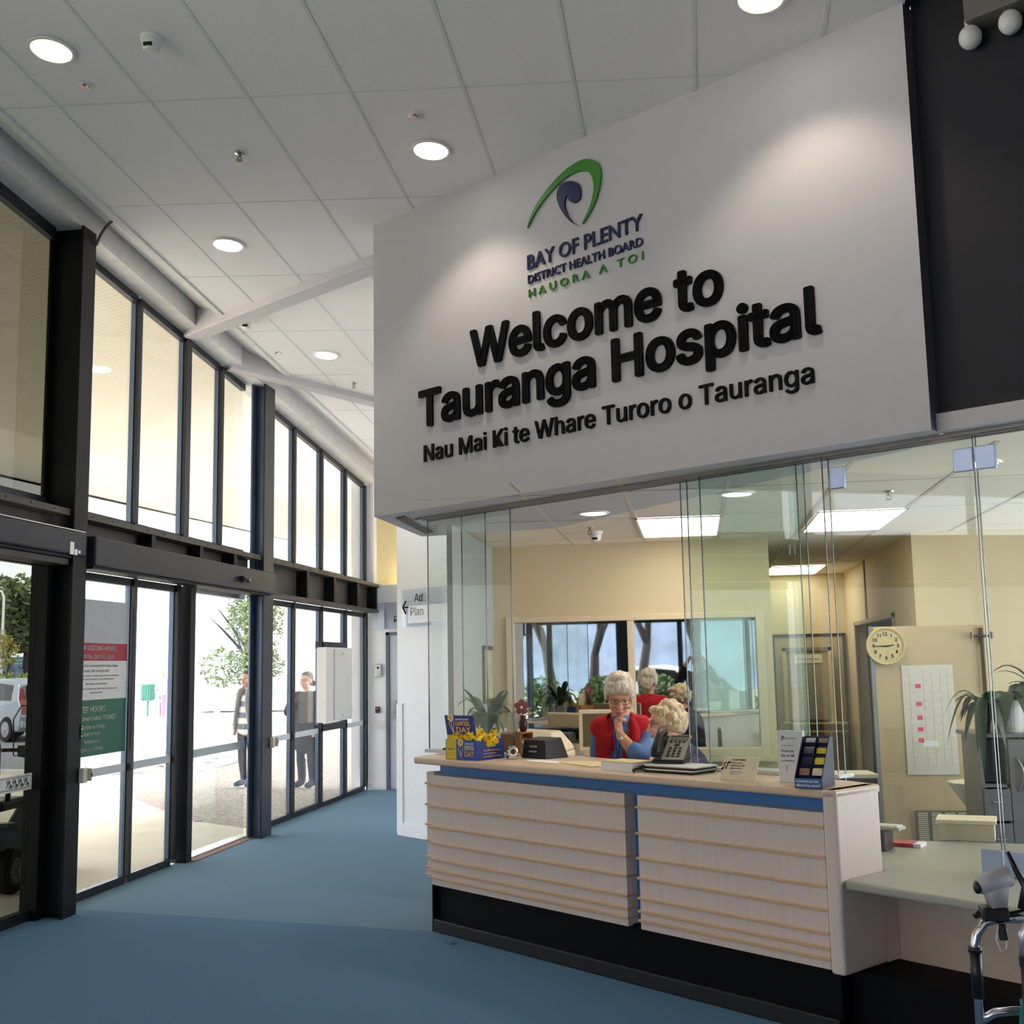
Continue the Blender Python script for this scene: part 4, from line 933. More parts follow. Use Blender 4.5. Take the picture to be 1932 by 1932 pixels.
b = B(); b.add([(-.13, -.1, 0), (.12, -.1, 0), (.155, .13, 0), (-.13, .13, 0), (-.13, -.07, .135), (.09, -.07, .135), (.11, .1, .15), (-.13, .1, .15)], [(0, 3, 2, 1), (4, 5, 6, 7), (0, 1, 5, 4), (1, 2, 6, 5), (2, 3, 7, 6), (3, 0, 4, 7)]); b.build('housing', black_plastic, t, bevel=.008)
for z, y in ((.045, -.093), (.082, -.083)): B().box(-.05, .03, y-.006, y, z, z+.012).build('slot', grey_plastic, t, bevel=.002)
B().box(-.12, .08, -.088, -.08, .065, .068).build('seam', black_lam, t)
t = thing('computer_monitor', 'beige framed computer monitor with dark olive screen beside the person in red', 'monitor', (-.70, 8.95, .73), .12)
b = B(); b.box(-.21, .21, 0, .035, .21, .52); b.build('bezel', beige_plastic, t, bevel=.006); B().box(-.18, .18, -.002, 0, .24, .49).build('screen', M('olive_screen', '5E5A3C', .3), t); b = B(); b.box(-.04, .04, .02, .06, .02, .25); b.box(-.11, .11, -.05, .11, 0, .02); b.build('stand', beige_plastic, t)
t = thing('desk_printer', 'olive-grey multifunction printer with black lid behind the beige printer', 'printer', (-1.17, 9.22, .73), -.08)
b = B(); b.box(-.26, .24, -.16, .16, 0, .24); b.build('body', M('olive_grey_plastic', '9C9880', .5), t, bevel=.02); b = B(); b.box(-.25, .18, -.15, .16, .241, .33); b.build('lid', black_plastic, t, bevel=.02); b = B(); b.ext([(.10, -.18, .20), (.30, -.18, .12), (.30, .0, .12), (.10, .0, .20)], (0, 0, .03)); b.build('control_panel', grey_plastic, t, bevel=.004)
# right-hand office: leaning beige partition with clock, roster and hook
t = thing('partition_panel', 'beige free-standing partition panel with the round clock on it', 'partition', (1.72, 9.0, 0))
B().box(-.40, .40, 0, .04, .05, 1.835).build('panel', beige_panel, t, bevel=.003)
B().box(-.425, -.40, -.005, .045, 0, 1.84).build('edge_post', silver, t); b = B(); b.box(-.3, -.26, -.15, .2, 0, .05); b.box(.26, .3, -.15, .2, 0, .05); b.build('foot', grey_plastic, t)
t = thing('wall_clock', 'round cream clock showing a quarter to three on the beige partition', 'clock', (1.405, 8.985, 1.69))
b = B(); b.lathe([(.14, .015), (.142, -.012), (.136, -.022), (.122, -.016)], 36, (0, 0, 0), None, 'y', caps=False); b.build('rim', M('cream_clock_rim', 'C9B67E', .5), t, smooth=False)
b = B(); b.lathe([(.122, -.012), (.001, -.0125)], 36, (0, 0, 0), None, 'y'); b.build('dial', M('cream_dial', 'D6C48E', .6), t)
for h in range(1, 13):
    a = PI/2-h*PI/6; letters(str(h), Vector((.088*math.cos(a), -.0132, .088*math.sin(a)-.011)), (1, 0, 0), V0, nv, .026, None, black_ink, t, 0, 1, .0008, align='C', off=.02)
def hand(a, l, w_, y, n):
    d = Vector((math.cos(a), 0, math.sin(a))); e = Vector((-d.z, 0, d.x)); b = B(); b.ext([-d*.015+e*w_-V0*0+Vector((0, y, 0)), d*l+e*w_*.5+Vector((0, y, 0)), d*l-e*w_*.5+Vector((0, y, 0)), -d*.015-e*w_+Vector((0, y, 0))], (0, .001, 0)); b.build(n, black_ink, t)
hand(PI/2-(2.75)*PI/6, .058, .006, -.0165, 'hour_hand'); hand(PI, .088, .005, -.019, 'minute_hand')
t = thing('roster_sheet', 'large pale roster sheet with five pink stickers on the beige partition', 'poster', (1.69, 8.995, .745))
B().box(-.18, .185, -.002, 0, 0, .80).build('sheet', M('pencilled_paper', 'E0D9CC', .85, var=.04, scale=25), t)
pk = M('hot_pink_paper', 'E84C78', .6, var=.03)
for z in (.63, .50, .40, .315, .235): B().box(-.088, -.05, -.004, -.002, z, z+.03).build('pink_sticker', pk, t)
B().box(-.06, .05, -.004, -.002, .205, .245).build('white_sticker', paper_white, t)
b = B()
for x in (-.13, -.03, .03, .09, .14): b.box(x, x+.0012, -.003, -.002, .05, .77)
for k in range(12): b.box(-.17, .17, -.003, -.002, .06+k*.06, .0612+k*.06)
b.build('pencil_lines', M('pencil_grey', 'C0B8AC', .8), t)
t = thing('coat_hook', 'metal double hook with hanging strap at the partition edge above the plants', 'hook', (2.09, 8.985, 1.75))
b = B(); b.box(-.012, .012, -.01, .012, -.06, .06); b.tube([(-.07, -.02, 0), (.07, -.02, 0)], .009); b.tube([(-.07, -.02, -.02), (-.07, -.02, .03)], .012); b.tube([(.07, -.02, -.02), (.07, -.02, .03)], .012); b.build('hook', M('bronze_hook', '6E5F50', .4, .6), t)
b = B(); b.box(-.015, .01, -.018, -.01, -.42, -.02); b.build('strap', M('dark_strap', '5A4E40', .8), t)
# vent grille low on the partition's wall
t = thing('wall_vent', 'slatted metal vent grille low on the partition above the low desk', 'vent', (1.74, 8.99, .20))
b = B(); b.box(-.2, .19, -.012, 0, 0, .29); b.build('frame', M('vent_grey', '7D776A', .5, .3), t, bevel=.004)
for j in range(4):
    b = B()
    for k in range(18): b.box(-.18+j*.095, -.11+j*.095, -.016, -.012, .02+k*.0145, .028+k*.0145)
    b.build('slat_panel', M('vent_slat%d' % j, 'D8CFB8', .4), t)
# tall glossy cupboard with plants on top
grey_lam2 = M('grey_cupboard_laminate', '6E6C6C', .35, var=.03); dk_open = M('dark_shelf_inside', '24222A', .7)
t = thing('storage_cupboard', 'grey office cupboard with open shelf, drawers and bow handles under the plants', 'cupboard', (2.05, 7.6, 0))
B().box(-.37, .9, -.02, .5, 1.10, 1.125).build('top', grey_lam2, t, bevel=.006)
b = B(); b.box(-.34, -.32, 0, .48, 0, 1.10); b.box(-.32, .88, .46, .48, 0, 1.10); b.box(-.32, .88, 0, .48, 0, .06); b.box(.86, .88, 0, .48, 0, 1.1); b.box(-.19, -.17, 0, .48, .06, 1.1); b.box(-.32, -.17, 0, .46, .80, .82); b.build('carcass', grey_lam2, t)
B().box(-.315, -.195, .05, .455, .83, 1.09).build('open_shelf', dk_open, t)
for z0, z1 in ((.60, .79), (.36, .585), (.08, .345)):
    d_ = B().box(-.335, -.18, -.016, 0, z0, z1).build('drawer', grey_lam2, t, bevel=.003)
    b = B(); b.tube([(-.29, -.018, (z0+z1)/2+.02), (-.28, -.035, (z0+z1)/2+.02), (-.235, -.035, (z0+z1)/2+.02), (-.225, -.018, (z0+z1)/2+.02)], .005, 6); b.build('handle', silver, d_)
for x0, x1, hx in ((-.175, .33, -.13), (.335, .87, -.06)):
    d_ = B().box(x0, x1, -.016, 0, .08, 1.09).build('door', grey_lam2, t, bevel=.003)
    b = B(); pts = [(hx+.03*math.sin(a*PI)*(1 if hx < -.1 else -1), -.016-.03*math.sin(a*PI), .78+.2*a) for a in [k/10 for k in range(11)]]; b.tube(pts, .007, 8); b.build('handle', silver, d_, smooth=True)
for k in range(3):
    b = B(); b.lathe([(.028, 0), (.034, .07), (.031, .07), (.026, .006)], 14); o = b.build('steel_cup', M('steel_cup%d' % k, 'B8B2A4', .25, .6)); o.location = (1.79, 7.74, .835+k*.076)
    tag(o, ('lowest steel cup on the open shelf of the grey cupboard', 'middle steel cup on the open shelf of the grey cupboard', 'topmost steel cup on the open shelf of the grey cupboard')[k], 'cup', 'steel cups on the open shelf')
plant(1.775, 7.66, 1.126, .06, .17, M('maroon_pot', '3A1D20', .3), 22, .30, .028, 'drooping dark green plant in a maroon pot on the grey cupboard', 11, soil, 1.5)
plant(1.945, 7.72, 1.126, .085, .2, M('white_pot', 'D5D0CC', .5), 18, .26, .035, 'broad-leaved plant in a white pot on the grey cupboard', 13, soil, 1.3)
plant(2.2, 7.85, 1.126, .08, .2, M('brown_pot', '6A4A38', .5), 20, .42, .035, 'taller dark plant at the picture edge on the grey cupboard', 17, soil, 1.25)
# wash basin
t = thing('wash_basin', 'white wash basin between the roster sheet and the grey cupboard', 'basin', (1.90, 8.55, .70))
b = B(); b.lathe([(.05, -.2), (.1, -.12), (.18, 0), (.2, .03), (.205, .04), (.18, .035), (.1, -.06), (.002, -.08)], 24); b.build('bowl', M('porcelain', 'EDE6D2', .2), t, smooth=True); b = B(); b.tube([(0, .15, .03), (0, .15, .12), (0, .05, .13), (0, .04, .11)], .012); b.build('tap', chrome, t, smooth=True); b = B(); b.lathe([(.06, -.7), (.05, -.2)], 16); b.build('pedestal', M('porcelain2', 'E5DDC8', .25), t)
# box, monitor, keyboard, book on the low desk
DZ = .666
t = thing('card_box', 'cream cardboard tray box on the low desk below the vent', 'box', (1.34, 6.42, DZ), -.25)
b = B(); b.box(-.12, .15, -.1, .1, 0, .085); b.build('carton', beige_plastic, t, bevel=.004); b = B(); b.box(-.13, .16, -.11, .11, .085, .105); b.build('lid', paper_cream, t, bevel=.003)
t = thing('card_terminal', 'black box at the counter end on the low desk', 'terminal', (.86, 6.05, DZ), -.5)
b = B(); b.box(-.07, .05, -.06, .06, 0, .095); b.build('body', black_plastic, t, bevel=.006)
t = thing('keyboard', 'pale keyboard on top of the black box at the counter end', 'keyboard', (.88, 6.06, DZ+.0965), -.5)
b = B(); b.box(-.1, .1, -.05, .05, 0, .016); b.build('case', M('pale_grey_plastic', 'B9B7AE', .5), t, bevel=.004)
b = B()
for i in range(10):
    for j in range(4): b.box(-.092+i*.0185, -.078+i*.0185, -.042+j*.022, -.026+j*.022, .016, .022)
b.build('keys', white_plastic, t)
t = thing('book', 'red and white book lying on the low desk by the black box', 'book', (1.0, 6.17, DZ), -.45)
B().box(-.07, .09, -.05, .05, 0, .018).build('cover', M('red_cover', 'C42A30', .5), t, bevel=.002); B().box(.055, .092, -.051, .051, .0, .0185).build('spine_band', paper_white, t)
# black shelf unit visible behind the leaflet rack, with a pale lid
t = thing('document_shredder', 'black document bin with pale lid in the office corridor behind the leaflet rack', 'bin', (.98, 8.3, 0), .1)
b = B(); b.box(-.17, .17, -.13, .13, 0, .80); b.build('body', black_plastic, t, bevel=.01); b = B(); b.box(-.19, .19, -.14, .14, .8, .83); b.build('lid', M('pale_lid', 'CFC8B2', .5), t, bevel=.006)
# notice board rack on the corridor door
t = thing('document_rack', 'beige wooden document rack with shelf standing before the corridor door', 'rack', (1.27, 13.75, .80))
bw = M('pale_rack_wood', 'D8C98E', .5)
B().box(-.24, .24, .02, .04, .1, .92).build('board', M('olive_board', 'A89F80', .6), t)
for x in (-.28, .235): B().box(x, x+.045, 0, .05, 0, .94).build('side_rail', bw, t)
B().box(-.28, .28, 0, .05, .90, .94).build('top_rail', M('dark_rail', '8A7F62', .5), t)
for z in (-.02, .07): B().box(-.30, .40, -.12, .05, z, z+.018).build('shelf', bw, t)
B().box(-.22, .2, -.08, .0, .088, .12).build('file_row', M('dark_files', '4A4A3C', .6), t); B().box(-.24, -.21, .0, .04, -.8, -.02).build('leg', bw, t); B().box(.21, .24, .0, .04, -.8, -.02).build('leg', bw, t)
b = B(); b.box(-.14, .17, .012, .02, .76, .86); pl = b.build('name_plate', paper_cream, t); letters('Department', (.015, .0115, .795), (1, 0, 0), V0, nv, .03, .24, inkg, t, 0, 1, .001, align='C')
# framed picture on the left office wall
t = thing('framed_picture', 'framed picture seen edge-on on the left office wall beside the mirror window', 'picture', (-1.68, 9.25, 1.3))
b = B(); b.box(0, .02, -.2, .2, 0, .46); b.build('frame', M('dark_wood_frame', '5A3A24', .4), t, bevel=.003); B().box(.02, .022, -.165, .165, .035, .425).build('print', M('faded_print', 'C9C09A', .7, var=.15, scale=10), t)

# office ceiling fittings
def lpanel(x, y, z, label):
    t = thing('light_panel', label, 'ceiling light', (x, y, z), 0, 'square office light panels')
    b = B(); b.box(-.30, .30, -.62, -.6, -.008, 0); b.box(-.30, .30, .6, .62, -.008, 0); b.box(-.30, -.285, -.62, .62, -.008, 0); b.box(.285, .30, -.62, .62, -.008, 0); b.build('frame', white_plastic, t)
    B().box(-.285, .285, -.6, .6, -.004, -.001).build('diffuser', panel_white, t)
lpanel(-.085, 8.6, OC-.004, 'bright rectangular light panel over the mirror window'); lpanel(1.155, 8.6, OC-.004, 'bright rectangular light panel above the round clock'); lpanel(1.12, 13.2, OC-.004, 'narrow-looking light panel far down the office corridor')
offg = EM('office_lamp', (1, .92, .8), 10)
for x, y, l in ((-.637, 7.588, 'small office downlight behind the left glass pane'), (.28, 6.95, 'small office downlight behind the overlapping sliding panes'), (1.50, 6.2, 'small office downlight beside the top glass clamp')):
    downlight(x, y, OC-.002, l, False, .09, 18, 1.9, 'office downlights', offg)
smoke(-.726, 8.72, OC-.001, 'smoke detector on the office ceiling beside the bright panel', False); sprinkler(-.74, 8.45, OC-.001, 'sprinkler head next to the office smoke detector', False); sprinkler(1.19, 7.15, OC-.001, 'sprinkler head above the second office light panel', False)

# ================================================================ WALKING FRAMES (right foreground)
silv = M('polished_tube', 'C9C6CC', .16, 1, var=.02)
def walker(name, label, loc, rz):
    t = thing(name, label, 'walking frame', loc, rz); return t
t = walker('walking_frame', 'chrome walking frame with black grip and grey cup holder at the desk', (.80, 3.5, 0), 0)
b = B(); b.tube([(-.062, 0, .02), (-.062, 0, .80), (-.055, 0, .83), (-.03, 0, .862), (0, 0, .872), (.12, 0, .876)], .0125, 12); b.tube([(.02, .0, .02), (.02, .0, .5)], .012, 10); b.build('tube_frame', silv, t, smooth=True)
b = B(); b.tube([(-.062, 0, .66), (-.062, 0, .79)], .0165, 12); b.lathe([(.019, .782), (.019, .797)], 12, (-.062, 0, 0)); b.build('grip', black_plastic, t, smooth=True)
b = B(); b.tube([(-.06, 0, .60), (-.02, 0, .622), (.03, 0, .628), (.12, 0, .628)], .012, 10); b.build('cross_bar', silv, t, smooth=True)
b = B(); b.lathe([(.017, 0), (.016, .05)], 12, (-.062, 0, 0)); b.build('rubber_foot', black_plastic, t)
b = B(); b.tube([(.07, 0, .90), (.085, 0, .96), (.068, .02, 1.0), (.05, .03, 1.05)], [.012, .012, .009, .006], 8); b.tube([(-.02, 0, .875), (.11, .01, .90)], .006, 6); b.build('brake_cable', black_plastic, t, smooth=True)
cyl = Matrix.Rotation(math.radians(72), 3, 'Y') 
b = B(); b.tube([(-.045, -.02, .962), (-.02, -.012, .972), (.042, .0, .99)], [.022, .027, .029], 14); b.add([(-.03, -.03, .965), (.04, -.02, .985), (.028, -.02, .905), (-.015, -.03, .905), (-.03, .03, .965), (.04, .03, .985), (.028, .03, .905), (-.015, .03, .905)], [(0, 1, 2, 3), (4, 7, 6, 5), (0, 4, 5, 1), (1, 5, 6, 2), (2, 6, 7, 3), (3, 7, 4, 0)]); b.build('hand_rest', M('pale_grey_moulding', 'AFABB2', .45), t, smooth=True)
b = B(); b.ell((-.048, -.021, .961), (.012, .017, .018), 12, 8); b.build('hand_rest_socket', black_plastic, t, smooth=True)
b = B(); b.box(-.04, .03, -.03, .03, .87, .907); b.tube([(-.05, -.02, .88), (-.06, -.02, .895)], .012, 8); b.build('bracket', black_plastic, t, bevel=.006)
b = B(); b.tube([(.0, -.02, .86), (-.008, -.02, .82), (.004, -.02, .785), (.018, -.02, .80), (.02, -.02, .85)], .0022, 6); b.build('wire_loop', white_plastic, t, smooth=True)
b = B(); b.tube([(.01, -.015, .86), (.014, -.015, .82)], .012, 8); b.build('knob', black_plastic, t)
t = walker('walking_frame', 'second walking frame with silver arch and dark red leg at the frame edge', (.885, 3.38, 0), 0)
b = B(); b.tube([(-.045, 0, .80), (-.045, 0, .86), (-.03, 0, .885), (.0, 0, .90), (.08, 0, .905)], .014, 12); b.build('arch', M('matt_silver_tube', 'B9B4C4', .3, .7), t, smooth=True)
b = B(); b.tube([(-.045, 0, .775), (-.045, 0, .802)], .017, 12); b.build('collar', black_plastic, t)
b = B(); b.tube([(-.045, 0, .02), (-.045, 0, .776)], .0145, 12); b.build('leg', M('maroon_tube', '3A1820', .3, .3), t, smooth=True); B().box(-.056, -.05, -.016, -.0135, .66, .72).build('label', paper_white, t)
b = B(); b.tube([(.06, 0, .02), (.06, 0, .9)], .0145, 12); b.build('leg', M('maroon_tube2', '3A1820', .3, .3), t, smooth=True); b = B(); b.lathe([(.018, 0), (.017, .04)], 12, (-.045, 0, 0)); b.lathe([(.018, 0), (.017, .04)], 12, (.06, 0, 0)); b.build('rubber_foot', black_plastic, t)
t = thing('teal_strap_bag', 'teal cloth strap hanging between the two walking frames', 'strap', (.86, 3.46, .0))
b = B(); b.tube([(.0, 0, .78), (-.004, 0, .70), (-.012, 0, .64), (-.022, 0, .57), (-.03, 0, .50)], [.004, .007, .012, .012, .008], 8); b.build('cloth', M('teal_cloth', '1F6E74', .8, var=.15), t, smooth=True)
B().box(-.02, .0, -.012, .012, .655, .668).build('buckle', M('teal_buckle', '3C8C90', .4), t)
# ================================================================ PEOPLE
def eval_arrays(o):
    dg = bpy.context.evaluated_depsgraph_get(); dg.update()
    me = bpy.data.meshes.new_from_object(o.evaluated_get(dg))
    vs = [tuple(v.co) for v in me.vertices]; fs = [tuple(p.vertices) for p in me.polygons]
    bpy.data.meshes.remove(me); return vs, fs
def kill(o):
    me = o.data; bpy.data.objects.remove(o); bpy.data.meshes.remove(me)
def sweep(ch, n=5, seg=14):
    """tapered limb: ellipse swept along a smooth path, rounded ends"""
    P = [Vector(p[:3]) for p in ch]; R = [p[3] if isinstance(p[3], tuple) else (p[3], p[3]) for p in ch]; m = len(P); Q, S = [], []
    for i in range(m-1):
        a, b_, c, d = P[max(i-1, 0)], P[i], P[i+1], P[min(i+2, m-1)]
        for j in range(n):
            t = j/n; Q.append(.5*((2*b_)+(c-a)*t+(2*a-5*b_+4*c-d)*t*t+(3*b_-a-3*c+d)*t**3)); u = t*t*(3-2*t); S.append(tuple(R[i][k]*(1-u)+R[i+1][k]*u for k in (0, 1)))
    Q.append(P[-1]); S.append(R[-1])
    t0 = (Q[1]-Q[0]).normalized(); t1 = (Q[-1]-Q[-2]).normalized(); k0 = min(S[0]); k1 = min(S[-1])
    Q = [Q[0]-t0*k0*.8, Q[0]-t0*k0*.45]+Q+[Q[-1]+t1*k1*.45, Q[-1]+t1*k1*.8]
    S = [tuple(x*.35 for x in S[0]), tuple(x*.82 for x in S[0])]+S+[tuple(x*.82 for x in S[-1]), tuple(x*.35 for x in S[-1])]
    vs = []; pa = None
    for i, q in enumerate(Q):
        t = (Q[min(i+1, len(Q)-1)]-Q[max(i-1, 0)]).normalized()
        ref = pa if pa is not None else (Vector((1, 0, 0)) if abs(t.x) < .9 else Vector((0, 1, 0)))
        a = (ref-t*ref.dot(t)); a = a.normalized() if a.length > 1e-4 else t.orthogonal().normalized(); b_ = t.cross(a); pa = a
        for j in range(seg):
            w = 2*PI*j/seg; vs.append(q+a*S[i][0]*math.cos(w)+b_*S[i][1]*math.sin(w))
    N = len(Q); fs = [(i*seg+j, i*seg+(j+1) % seg, (i+1)*seg+(j+1) % seg, (i+1)*seg+j) for i in range(N-1) for j in range(seg)]
    fs += [tuple(range(seg-1, -1, -1)), tuple(range((N-1)*seg, N*seg))]
    return vs, fs
def skin(chains, sub=2):
    b = B(); seen = set()
    for c in chains:
        k = tuple(round(x, 4) for x in c[0][:3]); c = list(c)
        if k in seen and isinstance(c[0][3], tuple): c[0] = (*c[0][:3], min(c[0][3])*.7)
        for p in c: seen.add(tuple(round(x, 4) for x in p[:3]))
        b.add(*sweep(c))
    return b.v, b.f
def fuse(parts, vox=.006, smooth=4):
    b = B()
    for v, f in parts: b.add(v, f)
    me = bpy.data.meshes.new('f'); me.from_pydata(b.v, [], b.f); o = bpy.data.objects.new('f', me); C.objects.link(o)
    bm = bmesh.new(); bm.from_mesh(me); bmesh.ops.recalc_face_normals(bm, faces=bm.faces); bm.to_mesh(me); bm.free()
    m = o.modifiers.new('r', 'REMESH'); m.mode = 'VOXEL'; m.voxel_size = vox
    if smooth: s = o.modifiers.new('k', 'SMOOTH'); s.iterations = smooth; s.factor = .5
    a = eval_arrays(o); kill(o); return a
def el(c, r, rot=None, seg=20, rings=14):
    b = B(); b.ell(c, r, seg, rings, rot); return b.v, b.f
def xf(a, Mx): return [tuple(Mx @ Vector(v)) for v in a[0]], a[1]
def put(name, a, mat, par, smooth=True):
    b = B(); b.add(*a); return b.build(name, mat, par, smooth=smooth)
def head_parts(k=1.0):
    """face looks along -Y, origin at head centre, about .225 high"""
    return [el((0, .012, .03), (.074, .094, .085)), el((0, -.022, -.03), (.060, .068, .078)), el((0, -.052, -.088), (.030, .030, .024)),
            el((0, -.096, -.018), (.0125, .016, .028), Matrix.Rotation(-.3, 3, 'X')), el((0, -.108, -.036), (.0155, .013, .0115)), el((.011, -.098, -.038), (.008, .009, .007)), el((-.011, -.098, -.038), (.008, .009, .007)),
            el((0, -.082, .026), (.052, .016, .012)), el((.037, -.068, -.03), (.025, .024, .022)), el((-.037, -.068, -.03), (.025, .024, .022)),
            el((0, -.086, -.062), (.022, .012, .0075)), el((0, -.084, -.073), (.020, .012, .007)),
            el((.077, .012, -.014), (.009, .018, .03)), el((-.077, .012, -.014), (.009, .018, .03))]
skin_w = M('warm_skin', 'D09A7C', .5, var=.06, scale=30); skin_p = M('pink_skin', 'E0AE98', .5, var=.06, scale=30); skin_t = M('tan_skin', 'C79A80', .5, var=.05, scale=30)
eyew = M('eye_white', 'DAD6CE', .3); eyed = M('eye_dark', '2A2018', .25); lipm = M('lip', 'A5564C', .5); browm = M('brow', '5A4A3C', .8)
gold = M('gold', 'D8B45C', .25, .9)
def face(par, Mx, glasses=True, lids=True, earrings=False, brow=browm):
    for s in (-1, 1):
        put('eye', xf(el((s*.031, -.078, .004), (.0125, .010, .006)), Mx), eyew, par); put('iris', xf(el((s*.031, -.0865, .002), (.0055, .003, .0055)), Mx), eyed, par)
        b = B(); b.tube([Mx @ Vector((s*(.031+d), -.088+abs(d)*.35, .024+.004*math.cos(d*90))) for d in (-.018, -.008, .004, .018)], [.002, .0035, .0035, .0015], 6); b.build('eyebrow', brow, par, smooth=True)
        if lids:
            b = B(); b.tube([Mx @ Vector((s*(.031+d), -.0875+abs(d)*.3, .0115-abs(d)*.25)) for d in (-.014, -.006, .004, .015)], .0022, 6); b.build('eyelid', M('lid', 'A97860', .6) if 'lid' not in bpy.data.materials else bpy.data.materials['lid'], par, smooth=True)
        if earrings: put('earring', xf(el((s*.082, .006, -.046), .007), Mx), gold, par)
    b = B(); b.tube([Mx @ Vector((x, -.0965+abs(x)*.35, -.0675-abs(x)*.05)) for x in (-.023, -.012, 0, .012, .023)], [.0015, .0042, .005, .0042, .0015], 8); b.build('lips', lipm, par, smooth=True)
    if glasses:
        b = B()
        for s in (-1, 1):
            b.tube([Mx @ Vector((s*.032+.022*math.cos(a), -.097+.008*abs(math.cos(a)), .0+.0165*math.sin(a))) for a in [k*PI/8 for k in range(17)]], .0014, 5)
            b.tube([Mx @ Vector((s*.054, -.088, .004)), Mx @ Vector((s*.078, -.03, .006)), Mx @ Vector((s*.079, .02, 0))], .0014, 5)
        b.tube([Mx @ Vector((-.010, -.099, .004)), Mx @ Vector((.010, -.099, .004))], .0014, 5); b.build('glasses', M('spectacle_wire', '6A5A48', .3, .8) if 'spectacle_wire' not in bpy.data.materials else bpy.data.materials['spectacle_wire'], par, smooth=True)
def hairmat(name, h1, h2, sc=60):
    m = bpy.data.materials.new(name); m.use_nodes = True; n = m.node_tree; p = n.nodes['Principled BSDF']
    tc = n.nodes.new('ShaderNodeTexCoord'); mp = n.nodes.new('ShaderNodeMapping'); mp.inputs['Scale'].default_value = (1, .8, .35)
    nz = n.nodes.new('ShaderNodeTexNoise'); nz.inputs['Scale'].default_value = sc; nz.inputs['Detail'].default_value = 6; nz.inputs['Distortion'].default_value = 1.5
    r = n.nodes.new('ShaderNodeValToRGB'); r.color_ramp.elements[0].position = .35; r.color_ramp.elements[1].position = .65
    r.color_ramp.elements[0].color = (*hexc(h1), 1); r.color_ramp.elements[1].color = (*hexc(h2), 1)
    n.links.new(tc.outputs['Object'], mp.inputs[0]); n.links.new(mp.outputs[0], nz.inputs['Vector']); n.links.new(nz.outputs['Fac'], r.inputs[0]); n.links.new(r.outputs[0], p.inputs['Base Color'])
    bp = n.nodes.new('ShaderNodeBump'); bp.inputs['Strength'].default_value = .5; bp.inputs['Distance'].default_value = .006; n.links.new(nz.outputs['Fac'], bp.inputs['Height']); n.links.new(bp.outputs[0], p.inputs['Normal'])
    p.inputs['Roughness'].default_value = .6; return m
def hair_blob(balls, Mx, vox=.006, amp=.006, freq=38):
    a = fuse([el(c, r) for c, r in balls], vox, 6); out = []
    for v in a[0]:
        v = Vector(v); d = noise.noise(Vector((v.x*freq, v.y*freq, v.z*freq*.45))); out.append(Mx @ (v*(1+d*amp/.09)))
    return out, a[1]
def fist(at, az, pitch, roll, k=1.0, curl=1.0):
    """right-sized hand: palm, four bent fingers of unequal length and a thumb; wrist at origin, fingers along +Z before bending"""
    R = Matrix.Rotation(az, 4, 'Z') @ Matrix.Rotation(pitch, 4, 'X') @ Matrix.Rotation(roll, 4, 'Z'); Mx = Matrix.Translation(at) @ R @ Matrix.Scale(k, 4)
    P = [skin([[(0, 0, -.03, (.026, .019)), (0, 0, .02, (.034, .016)), (0, 0, .05, (.039, .015)), (0, 0, .082, (.036, .012))]], 2)]
    for i, (x, ln) in enumerate(((-.029, .9), (-.010, 1.0), (.010, .96), (.028, .78))):
        c = [(x, 0, .07, .0095), (x, -.004, .088, .0095)]
        a = .35*curl; y, z = -.004, .088
        for sgl, st in ((.034, .55), (.026, .75), (.02, .6)):
            a += st*curl; y -= math.sin(a)*sgl*ln; z += math.cos(a)*sgl*ln; c.append((x*.96, y, z, .0088 if sgl > .021 else .0072))
        P.append(skin([c], 2))
    P.append(skin([[(-.02, -.004, .01, .013), (-.042, -.014, .03, .0115), (-.046, -.028, .055, .0105), (-.034, -.04, .076, .0085)]], 2))
    return [xf(p, Mx) for p in P]
MT = lambda c, rz=0, rx=0, ry=0, s=1: Matrix.Translation(c) @ Matrix.Rotation(rz, 4, 'Z') @ Matrix.Rotation(ry, 4, 'Y') @ Matrix.Rotation(rx, 4, 'X') @ Matrix.Scale(s, 4)

# ---- standing woman in the red vest, chin on her fist
t = thing('person', 'standing person in a red vest and blue shirt, fist under the chin, behind the counter', 'person', (-.485, 7.40, 0)); rw = t
HM = MT((-.005, -.055, 1.395), .16, .36, .06, 1.06)
elb = (.10, -.16, 1.045); wri = (.0, -.155, 1.165)
body = fuse([skin([[(0, .03, .92, (.16, .11)), (0, .02, 1.05, (.15, .10)), (0, .01, 1.17, (.15, .095)), (0, -.005, 1.245, (.07, .06)), (-.002, -.03, 1.31, .052), (-.004, -.045, 1.36, .05)],
                  [(0, .01, 1.17, (.15, .095)), (-.125, .02, 1.195, .05), (-.15, .04, 1.05, .044), (-.15, .0, .90, .038), (-.13, -.1, .84, .028)],
                  [(0, .01, 1.17, (.15, .095)), (.145, .01, 1.20, .055), (.165, -.05, 1.10, .050), (*elb, .042), (.05, -.165, 1.10, .037), (*wri, .027)],
                  [(0, .03, .92, (.16, .11)), (-.09, .03, .84, .085), (-.1, .02, .47, .058), (-.1, .04, .08, .04), (-.1, -.09, .03, .035)], [(0, .03, .92, (.16, .11)), (.09, .03, .84, .085), (.1, .02, .47, .058), (.1, .04, .08, .04), (.1, -.09, .03, .035)]]),
            ]+[xf(p, HM) for p in head_parts()]+fist(Vector(wri), .5, -.28, .35, .92, 1.25), .0065, 2)
put('body', body, skin_w, t); face(t, HM, True, True, True)
